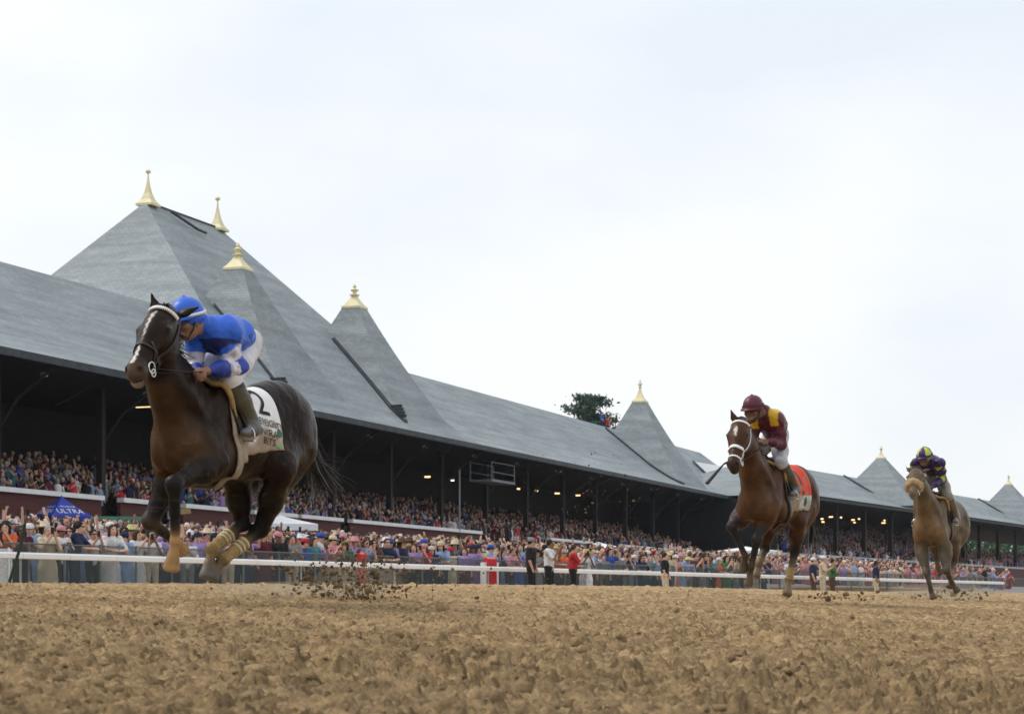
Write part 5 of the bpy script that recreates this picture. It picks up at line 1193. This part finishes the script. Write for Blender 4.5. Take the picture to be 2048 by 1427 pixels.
def build_crowd():
    rs = np.random.default_rng(21); cand = []
    Lmin = TT @ railP(-150, FOFF); Lmax = TT @ railP(2030, FOFF)
    for row in range(18):
        off = FOFF + .36 + row * .74; L = Lmin + rs.uniform(0, .6)
        while L < Lmax:
            p = TT * L + NN * (RAILC + off + rs.normal(0, .08)); L += rs.uniform(.42, .66)
            u = U0 + FPX * p[0] / p[1]
            if 60 < u < 190 and abs(p[1] - 74.5) < 2.2: continue      # blue tent
            if S1.n @ (p - S1.p) > 1.4: continue
            cand.append((p[1] + row * 5.0 + (0 if -40 < u < 2040 else 500), row, p, u))
    cand.sort(key=lambda t: t[0]); ind, rest = cand[:286], cand[286:]
    ind.sort(key=lambda t: t[3]); used = {}
    pal = ['white', 'white', 'white', 'white', 'pale blue', 'pale blue', 'pale blue', 'navy', 'navy', 'pink', 'pink', 'black', 'black', 'grey', 'grey', 'cream', 'cream', 'lilac', 'lilac', 'red', 'teal', 'orange', 'maroon', 'brown', 'royal blue', 'green']
    rows = ['at fence', 'second row', 'third row', 'fourth row', 'fifth row', 'sixth row', 'seventh row', 'eighth row', 'ninth row', 'tenth row']
    marks = [(-900, 'left of blue tent'), (70, 'below blue tent'), (170, 'right of blue tent'), (260, 'left of leading horse'), (330, 'between leading forelegs'), (400, 'behind leading hind legs'), (500, 'below white canopy'), (620, 'behind flying dirt'), (780, 'right of flying dirt'), (930, 'by red dispenser'), (1030, 'behind photographers'), (1180, 'right of photographers'), (1320, 'near black-shirted official'), (1450, 'behind second horse'), (1640, 'right of second horse'), (1800, 'near trailing horse')]
    desc = []
    for _, row, p, u in ind:
        woman = rs.random() < .5; pose = rs.choice(['relaxed', 'phone', 'cheer', 'filming', 'leaning', 'clapping', 'wave'], p=[.26, .06, .0, .22, .24, .20, .02] if row == 0 else [.38, .08, .02, .26, .0, .24, .02])
        sh = pal[rs.integers(len(pal))]; low = 'dress' if woman and rs.random() < .55 else 'trousers'; lc = sh if low == 'dress' else ['navy', 'grey', 'black', 'navy', 'cream', 'brown', 'black'][rs.integers(7)]
        hair = ['dark', 'brown', 'blond', 'grey'][rs.choice(4, p=[.35, .35, .18, .12])]; hl = 'long' if woman else 'short'
        hat = None; hc = None
        if rs.random() < .34: hat = 'cap' if rs.random() < .65 else 'hat'; hc = ['white', 'black', 'navy', 'cream', 'red', 'pink', 'royal blue'][rs.integers(7)] if hat == 'cap' else ['cream', 'white', 'pink', 'yellow', 'brown'][rs.integers(5)]
        if row == 0:   # people one can make out in the photograph
            for uu, spec in SPECIAL.items():
                if abs(u - uu) < 5.5 and uu not in used: sh, low, lc, hair, hl, hat, hc, pose = spec; used[uu] = 1
        desc.append(dict(row=row, p=p, u=u, pose=str(pose), sh=sh, low=low, lc=lc, hair=hair, hl=hl, hat=hat, hc=hc, gl=rs.random() < .4))
    seen = {}
    for i, d in enumerate(desc):
        rz = math.atan2(-NN[1], -NN[0]) - .62 + rs.normal(0, .42); z = float(gz(*d['p']))
        r = make_person(d['p'][0], d['p'][1], z - .02, rz, d['pose'], d['sh'], d['low'], d['lc'], d['hair'], d['hl'], d['hat'], d['hc'], d['gl'], d['pose'] in ('phone', 'filming'), rs.uniform(.93, 1.07))
        for uu, m in marks:
            if d['u'] >= uu: mk = m
        look = f"{d['sh']} {'dress' if d['low'] == 'dress' else 'top'}"
        hd = f"{d['hc']} {'cap' if d['hat'] == 'cap' else 'hat'}" if d['hat'] else f"{d['hl']} {d['hair']} hair"
        lab = f"person in {look}, {hd}, {ACT[d['pose']]}, {rows[d['row']]}, {mk}"
        if lab in seen:
            nb = min([e for e in desc if e is not d and e['row'] == d['row']], key=lambda e: abs(e['u'] - d['u']))
            lab = f"person in {look}, {hd}, {rows[d['row']]}, {mk}, beside {nb['sh']} {'dress' if nb['low'] == 'dress' else 'top'}"
            if lab in seen: lab = f"person in {look}, {d['lc']} legs, {hd}, {rows[d['row']]}, {mk}"
        if len(lab.split()) > 16: lab = ' '.join(lab.replace(f" {rows[d['row']]},", '').split())
        if len(lab.split()) > 16: lab = lab.replace('person in ', '')
        seen[lab] = 1
        tag(r, lab, 'spectator', 'spectators crowding behind the fence')
    pts = []
    for _, row, p, u in rest: pts.append((p[0], p[1], float(gz(*p)) + .0, math.atan2(-NN[1], -NN[0]) - .6 + rs.normal(0, .45), rs.uniform(.93, 1.07)))
    # denser, further back in front of the stand where the gap widens
    for _ in range(1500):
        L = rs.uniform(Lmin, Lmax + 30); c = RAILC + FOFF + rs.uniform(13.5, 34); p = TT * L + NN * c
        if S1.n @ (p - S1.p) < 1.3 and S2.n @ (p - S2.p) < 1.3: pts.append((p[0], p[1], float(gz(*p)), math.atan2(-NN[1], -NN[0]) - .6 + rs.normal(0, .45), rs.uniform(.93, 1.07)))
    mass('apron_crowd', pts, 'dense crowd of spectators on the apron behind the front rows', 5, ['white', 'white', 'white', 'white', 'pale blue', 'pale blue', 'pale blue', 'navy', 'pink', 'pink', 'pink', 'black', 'grey', 'grey', 'lilac', 'cream', 'cream', 'cream', 'red', 'royal blue'])
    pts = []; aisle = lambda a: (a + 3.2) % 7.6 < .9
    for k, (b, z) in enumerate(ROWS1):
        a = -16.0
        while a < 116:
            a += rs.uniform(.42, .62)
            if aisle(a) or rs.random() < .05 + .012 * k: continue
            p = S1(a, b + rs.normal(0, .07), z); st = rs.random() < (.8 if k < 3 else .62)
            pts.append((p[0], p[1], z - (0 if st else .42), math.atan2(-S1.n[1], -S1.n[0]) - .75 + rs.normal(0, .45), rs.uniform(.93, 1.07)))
    mass('grandstand_crowd', pts, 'spectators filling the shaded grandstand tiers behind the brick-red wall', 6, ['navy', 'navy', 'black', 'black', 'grey', 'lilac', 'white', 'pale blue', 'maroon', 'black', 'teal', 'royal blue', 'grey', 'red', 'brown', 'navy', 'white'])  # mostly dark clothes, painting in the dimness under the stand roof
    pts = []
    for k, (b, z) in enumerate(ROWS2):
        a = 3.0
        while a < 165:
            a += rs.uniform(.75, 1.1)
            if a > 70 and k > 6: break
            if rs.random() < .1: continue
            p = S2(a, b, z); pts.append((p[0], p[1], z - (0 if rs.random() < .6 else .42), math.atan2(-S2.n[1], -S2.n[0]) - .7 + rs.normal(0, .4), rs.uniform(.95, 1.1)))
    mass('distant_crowd', pts, 'tiny spectators in the distant grandstand wing at right', 7, ['navy', 'navy', 'black', 'grey', 'lilac', 'white', 'pale blue', 'maroon', 'black', 'pink', 'royal blue', 'grey'])
# front-row people picked out: column -> shirt, lower, lower colour, hair, length, hat, hat colour, pose
SPECIAL = {12: ('orange', 'trousers', 'navy', 'dark', 'long', None, None, 'filming'), 38: ('maroon', 'dress', 'black', 'brown', 'long', None, None, 'clapping'), 62: ('orange', 'trousers', 'black', 'dark', 'short', None, None, 'relaxed'),
           84: ('black', 'trousers', 'black', 'brown', 'long', None, None, 'filming'), 100: ('cream', 'dress', 'cream', 'grey', 'short', None, None, 'filming'), 124: ('white', 'trousers', 'navy', 'dark', 'short', 'cap', 'pink', 'clapping'),
           150: ('navy', 'trousers', 'navy', 'dark', 'short', None, None, 'leaning'), 172: ('grey', 'trousers', 'navy', 'dark', 'short', 'cap', 'black', 'leaning'), 212: ('black', 'dress', 'black', 'blond', 'long', 'hat', 'yellow', 'leaning'),
           246: ('pale blue', 'dress', 'pale blue', 'dark', 'short', 'cap', 'navy', 'clapping'), 274: ('white', 'dress', 'white', 'brown', 'long', None, None, 'filming'), 296: ('navy', 'trousers', 'navy', 'brown', 'short', None, None, 'leaning'),
           700: ('navy', 'trousers', 'navy', 'dark', 'short', None, None, 'clapping'), 716: ('navy', 'trousers', 'navy', 'grey', 'short', None, None, 'clapping'), 680: ('white', 'trousers', 'white', 'brown', 'short', None, None, 'leaning'), 656: ('white', 'dress', 'white', 'dark', 'long', None, None, 'leaning')}
build_crowd()
# people on the track side of the rail
def official(u, off, pose, sh, low, lc, hair, hl, hat, hc, label, sc_=1.04, ang=0.0):
    p = railP(u, off); r = make_person(p[0], p[1], float(gz(*p)) - .02, math.atan2(-NN[1], -NN[0]) + ang, pose, sh, low, lc, hair, hl, hat, hc, False, False, sc_)
    tag(r, label, 'person'); return r
official(1062, -1.2, 'relaxed', 'black', 'trousers', 'black', 'dark', 'short', 'cap', 'grey', 'photographer in dark jacket left of the white-shirted photographer before the rail', 1.08, .3)
official(1098, -1.0, 'filming', 'white', 'trousers', 'black', 'dark', 'short', None, None, 'photographer in white shirt with black harness, left of the red-shirted one', 1.08, .2)
official(1146, -1.4, 'filming', 'red', 'trousers', 'black', 'brown', 'short', None, None, 'photographer in bright red shirt standing in front of the rail', 1.0, .5)
official(1330, -1.0, 'relaxed', 'black', 'trousers', 'cream', 'dark', 'short', None, None, 'official in black shirt and cream trousers before the rail', .95, .2)
official(1626, -.8, 'relaxed', 'navy', 'trousers', 'brown', 'dark', 'short', 'cap', 'white', 'person in navy vest and khaki trousers before the rail, right of the second horse', 1.0, .2)
official(1645, -.8, 'clapping', 'cream', 'trousers', 'cream', 'grey', 'short', 'cap', 'white', 'person in cream suit and white cap at the rail, beside a green jacket', 1.05, .2)
official(1664, -.8, 'filming', 'green', 'trousers', 'brown', 'dark', 'short', None, None, 'person in dark green jacket at the rail, beside a cream suit', 1.0, .2)
official(1752, -.8, 'relaxed', 'navy', 'trousers', 'cream', 'dark', 'short', None, None, 'person in navy vest and pale trousers at the rail, left of the trailing horse', 1.0, .2)
p = S1(S1.a_of(1204, 9.6), 9.6, 14.75); r = make_person(*p, math.atan2(-S1.n[1], -S1.n[0]), 'phone', 'royal blue', 'trousers', 'navy', 'dark', 'short'); tag(r, 'person in royal blue top on the roof ridge beside the pine tree', 'person')
p = S1(S1.a_of(1215, 9.6), 9.6, 14.45); r = make_person(*p, math.atan2(-S1.n[1], -S1.n[0]), 'filming', 'red', 'trousers', 'navy', 'dark', 'short'); tag(r, 'person in red top on the roof ridge left of the tower', 'person')
# ------------------------------------------------------------------ tents, tree, dispensers, flying dirt
def tent(u, v_apex, Y, half, zroof, m, label, rz=0.3, text=None, legs=2.1):
    p = at(u, v_apex, Y); g = float(gz(p[0], p[1])); root = empty('canopy_tent', (p[0], p[1], g), rz); tag(root, label, 'tent')
    za = p[2] - g; ze = za - zroof; mb = MB(); n = 7; vs = [(0, 0, za)]
    rings = []
    for t in np.linspace(.14, 1, n):
        z = za - zroof * (t ** .82); rings.append([(sx * half * t, sy * half * t, z) for sx, sy in ((-1, -1), (1, -1), (1, 1), (-1, 1))]); vs += rings[-1]
    fs = [[0, 1 + k, 1 + (k + 1) % 4] for k in range(4)] + [[1 + i * 4 + k, 1 + (i + 1) * 4 + k, 1 + (i + 1) * 4 + (k + 1) % 4, 1 + i * 4 + (k + 1) % 4] for i in range(n - 1) for k in range(4)]
    b = 1 + (n - 1) * 4; o = len(vs); vs += [(x, y, ze - .28) for x, y, z in rings[-1]]
    fs += [[b + k, o + k, o + (k + 1) % 4, b + (k + 1) % 4] for k in range(4)]
    c = mb.add(vs, fs).build('canopy', m, root)
    for sx, sy in ((-1, -1), (1, -1), (1, 1), (-1, 1)): MB().tube([(sx * half * .98, sy * half * .98, 0), (sx * half * .98, sy * half * .98, ze)], .03, 5).build('leg', M['steel'], root)
    for k, (txt, tt, sz) in enumerate(text or []):
        for face in (0, 3):
            tv, tf = text_np(txt); t = tt; zc = za - zroof * (t ** .82)
            sl = zroof / half
            P_ = []
            for x, y, _z in tv:
                tz = t - y * sz / half * .8; xx = x * sz
                q_ = (xx, -half * tz - .015, za - zroof * (max(tz, 0) ** .82) + .02)
                if face == 3: q_ = (-half * tz - .015, -xx, q_[2])
                P_.append(q_)
            MB().add(P_, tf).build('lettering', M['white'], c)
    return root
M['tentblue'] = mat('blue_canopy', (.02, .045, .36), .6, .12, 1); M['tentwhite'] = mat('white_canopy', (.74, .76, .80), .6, .05, 1); M['tentgreen'] = mat('green_panel', (.08, .26, .17), .7, .15, 1)
tent(123, 990, 74.5, .82, .78, M['tentblue'], 'blue pop-up canopy with white lettering in the crowd at left', .72, [('ULTRA', .78, .36), ('MICHELOB', .52, .13)])
tent(560, 1029, 86, 1.3, .42, M['tentwhite'], 'white canopy in the crowd behind the leading horse', .4)
tent(1197, 1083, 113, 1.25, .38, M['tentwhite'], 'white canopy behind the red-shirted photographer', .4)
tent(1492, 1092, 128, 1.6, .3, M['tentwhite'], 'small white canopy behind the second horse\'s legs', .4)
gp = at(226, 1032, 75.5); o = MB().box((0, 0, -.55), (2.2, .1, 1.1)).build('green_banner', M['tentgreen']); o.location = gp; o.rotation_euler = (0, 0, .25); tag(o, 'pale green banner panel in the crowd right of the blue tent', 'banner')
gp = at(365, 1022, 75.5); o = MB().box((0, 0, 0), (.62, .1, .22)).build('crowd_sign', mat('tan_sign', (.28, .22, .09), .7)); o.location = gp; o.rotation_euler = (0, -.12, .25); tag(o, 'small tan sign held above the crowd behind the leading foreleg', 'sign')
for u, lab in ((722, 'narrow red drink dispenser box behind the flying dirt'), (979, 'wide red drink dispenser box with white sides near the fence')):
    p = railP(u, 1.2); g = float(gz(*p)); r = empty('drink_dispenser', (p[0], p[1], g - .05), .4); tag(r, lab, 'dispenser')
    wd = .08 if u < 800 else .14
    MB().hexa([(-wd, -.25, 0), (wd, -.25, 0), (wd, .25, 0), (-wd, .25, 0), (-wd, -.25, 1.35), (wd, -.25, 1.35), (wd, .1, 1.42), (-wd, .1, 1.42)]).build('cabinet', mat('red_plastic', (.5, .03, .04), .4), r)
    MB().box((0, -.262, .95), (wd * 1.5, .02, .5)).build('front_panel', mat('red_panel', (.42, .02, .03), .35), r)
    if u > 800:
        for s in (-1, 1): MB().box((s * (wd + .06), 0, .75), (.09, .3, 1.0)).build('side_panel', M['white'], r)
# white lattice panel and leaning green pole at the left edge
p = railP(17, .5); g = float(gz(*p)); r = empty('lattice_gate', (p[0], p[1], g - .1), math.atan2(TT[1], TT[0])); tag(r, 'white lattice gate at the far left behind the rail', 'gate')
MB().box((-1.2, 0, .62), (2.6, .03, 1.2)).build('panel', mat('white_lattice', (.5, .54, .56), .6, .2, 14), r)
for i in range(8): MB().box((-2.4 + .34 * i, -.03, .62), (.03, .03, 1.25)).build('slat', M['white'], r)
p = railP(4, -.5); g = float(gz(*p)); o = MB().tube([(0, 0, -.1), (.38, .05, 1.15), (.46, .06, 1.6)], .035, 6).build('leaning_pole', M['darkgreen']); o.location = (p[0], p[1], g); tag(o, 'dark green pole leaning against the rail at far left', 'pole')
# pine tree behind the roof
def pine(u, vtop, Y, height, label, seed=4, w=1.0):
    rs = np.random.default_rng(seed); top = at(u, vtop, Y); base = top[2] - height; root = empty('pine_tree', (top[0], top[1], base)); tag(root, label, 'tree')
    MB().tube([(0, 0, 0), (.1, 0, height * .5), (.0, .1, height * .98)], [.45, .28, .05], 8).build('trunk', mat('bark', (.06, .045, .035), .9), root)
    limbs = MB(); vs = []; fs = []
    for k in range(60):
        t = rs.uniform(.55, .98); z = height * t; L = (1.15 - t) * height * .30 * rs.uniform(.5, 1.25) * w + .3; a = rs.uniform(0, 6.28); d = V(math.cos(a), math.sin(a), rs.uniform(.0, .28)); tip = V(0, 0, z) + d * L
        limbs.tube([V(0, 0, z), tip], [.09, .02], 4)
        for j in range(130):
            q_ = lerp(V(0, 0, z), tip, rs.uniform(.3, 1.05)) + V(rs.normal(0, .42), rs.normal(0, .42), rs.normal(.10, .20)); a1 = unit(rs.normal(0, 1, 3)); b1 = unit(np.cross(a1, rs.normal(0, 1, 3))); s = rs.uniform(.14, .30); o = len(vs)
            vs += [q_ - a1 * s, q_ + b1 * s * .45, q_ + a1 * s, q_ - b1 * s * .45]; fs.append([o, o + 1, o + 2, o + 3])
    limbs.build('limbs', mat('bark2', (.06, .045, .035), .9), root)
    MB().add(vs, fs).build('crown', mat('needles', (.04, .085, .058), .8, .4, 1.2), root); return root
pine(1178, 786, 225, 17, 'dark pine tree rising behind the grandstand ridge', w=1.5)
def leafy(u, vtop, Y, wd, ht, label, seed, col):
    rs = np.random.default_rng(seed); top = at(u, vtop, Y); base = 1.0; root = empty('leafy_tree', (top[0], top[1], base)); tag(root, label, 'tree', 'trees seen below the distant roof'); H_ = top[2] - base
    MB().tube([(0, 0, 0), (.2, 0, H_ * .7)], [.35, .15], 7).build('trunk', mat('bark3', (.06, .045, .035), .9), root); vs = []; fs = []
    for k in range(34):
        c = V(rs.normal(0, wd * .4), rs.normal(0, wd * .4), H_ * rs.uniform(.3, .95))
        for j in range(60):
            q_ = c + rs.normal(0, wd * .13, 3); a1 = unit(rs.normal(0, 1, 3)); b1 = unit(np.cross(a1, rs.normal(0, 1, 3))); s = rs.uniform(.18, .4); o = len(vs)
            vs += [q_ - a1 * s, q_ + b1 * s * .6, q_ + a1 * s, q_ - b1 * s * .6]; fs.append([o, o + 1, o + 2, o + 3])
    MB().add(vs, fs).build('crown', mat('leaves', col, .8, .4, .8), root)
for i, (u, v, Y, wd, c, lab) in enumerate([(1945, 1062, 330, 6, (.05, .12, .06), 'dark green tree below the distant roof, left of the light green one'), (1992, 1068, 335, 6, (.09, .19, .06), 'light green tree below the distant roof, middle of three'), (2040, 1060, 330, 7, (.05, .12, .06), 'dark green tree below the distant roof at the right edge'), (1900, 1062, 330, 6, (.05, .11, .06), 'dark green tree behind the trailing horse\'s hindquarters')]):
    leafy(u, v, Y, wd, 10, lab, 40 + i, c)
# dirt thrown up by the hooves
def spray(name, cen, sig, n, s0, label, seed, lift=0.0):
    rs = np.random.default_rng(seed); P = np.array(cen) + rs.normal(0, 1, (n, 3)) * np.array(sig); g = gz(P[:, 0], P[:, 1]); P[:, 2] = np.where(P[:, 2] < g, g + np.abs(P[:, 2] - g) * .4, P[:, 2])
    S = s0 * (rs.gamma(.8, .8, n) + .2); scatter_lumps(name, P, S, rs.uniform(.28, .62, n), 'stuff', label, 'dirt', seed)
c = at(690, 1165, 16.6); spray('flying_dirt', c, (.27, .5, .10), 1000, .008, 'dark clods of dirt flying up behind the leading horse', 1)
c = at(720, 1145, 16.4); spray('flying_dirt', c, (.22, .4, .15), 700, .006, 'dirt spatter rising in front of the rail behind the leading horse', 2)
c = at(880, 1165, 18); spray('flying_dirt', c, (.6, .8, .08), 200, .006, 'scattered dirt specks over the track between first and second horse', 3)
c = at(1170, 1010, 24.5); spray('flying_dirt', c, (.36, .6, .32), 420, .0045, 'fine dirt specks high in the air left of the second horse', 4)
c = at(1655, 1192, 25); spray('flying_dirt', c, (.25, .5, .03), 110, .011, 'low dirt clods kicked up right of the second horse', 5)
c = at(1890, 1190, 31); spray('flying_dirt', c, (.4, .5, .05), 260, .011, 'dirt kicked up around the trailing horse\'s hooves', 6)

# dust hanging where hooves have struck
def dust(u, v, Y, rad, dens, label):
    c = at(u, v, Y); o = MB().lathe((0, 0, 0), [(math.cos(t), math.sin(t)) for t in np.linspace(-1.55, 1.55, 13)], 24).build('dust_cloud', None, None, True); o.location = c; o.scale = rad
    m = bpy.data.materials.new('dust'); m.use_nodes = True; t = m.node_tree; t.nodes.remove(t.nodes['Principled BSDF']); p = t.nodes.new('ShaderNodeVolumePrincipled'); p.inputs['Color'].default_value = (.80, .68, .50, 1); p.inputs['Density'].default_value = dens
    t.links.new(p.outputs[0], t.nodes['Material Output'].inputs['Volume']); o.data.materials.clear(); o.data.materials.append(m); tag(o, label, 'dust', kind='stuff')
dust(600, 1178, 16.6, (.75, .5, .07), .55, 'thin tan dust low behind the leading horse')
dust(715, 1160, 16.8, (.38, .4, .16), .35, 'thin tan dust around the flying clods')
dust(1890, 1185, 31, (.95, .6, .16), .5, 'tan dust around the trailing horse\'s hooves')
# evening haze over the whole place
hz = MB().hexa([(-330, -60, -3), (330, -60, -3), (330, 420, -3), (-330, 420, -3), (-330, -60, 27), (330, -60, 27), (330, 420, 27), (-330, 420, 27)]).build('haze', None)
hm = bpy.data.materials.new('haze'); hm.use_nodes = True; t = hm.node_tree; t.nodes.remove(t.nodes['Principled BSDF'])
pv = t.nodes.new('ShaderNodeVolumePrincipled'); pv.inputs['Color'].default_value = (.86, .92, 1.0, 1); pv.inputs['Density'].default_value = .00012; pv.inputs['Anisotropy'].default_value = .0
t.links.new(pv.outputs[0], t.nodes['Material Output'].inputs['Volume']); hz.data.materials.clear(); hz.data.materials.append(hm); tag(hz, kind='stuff')
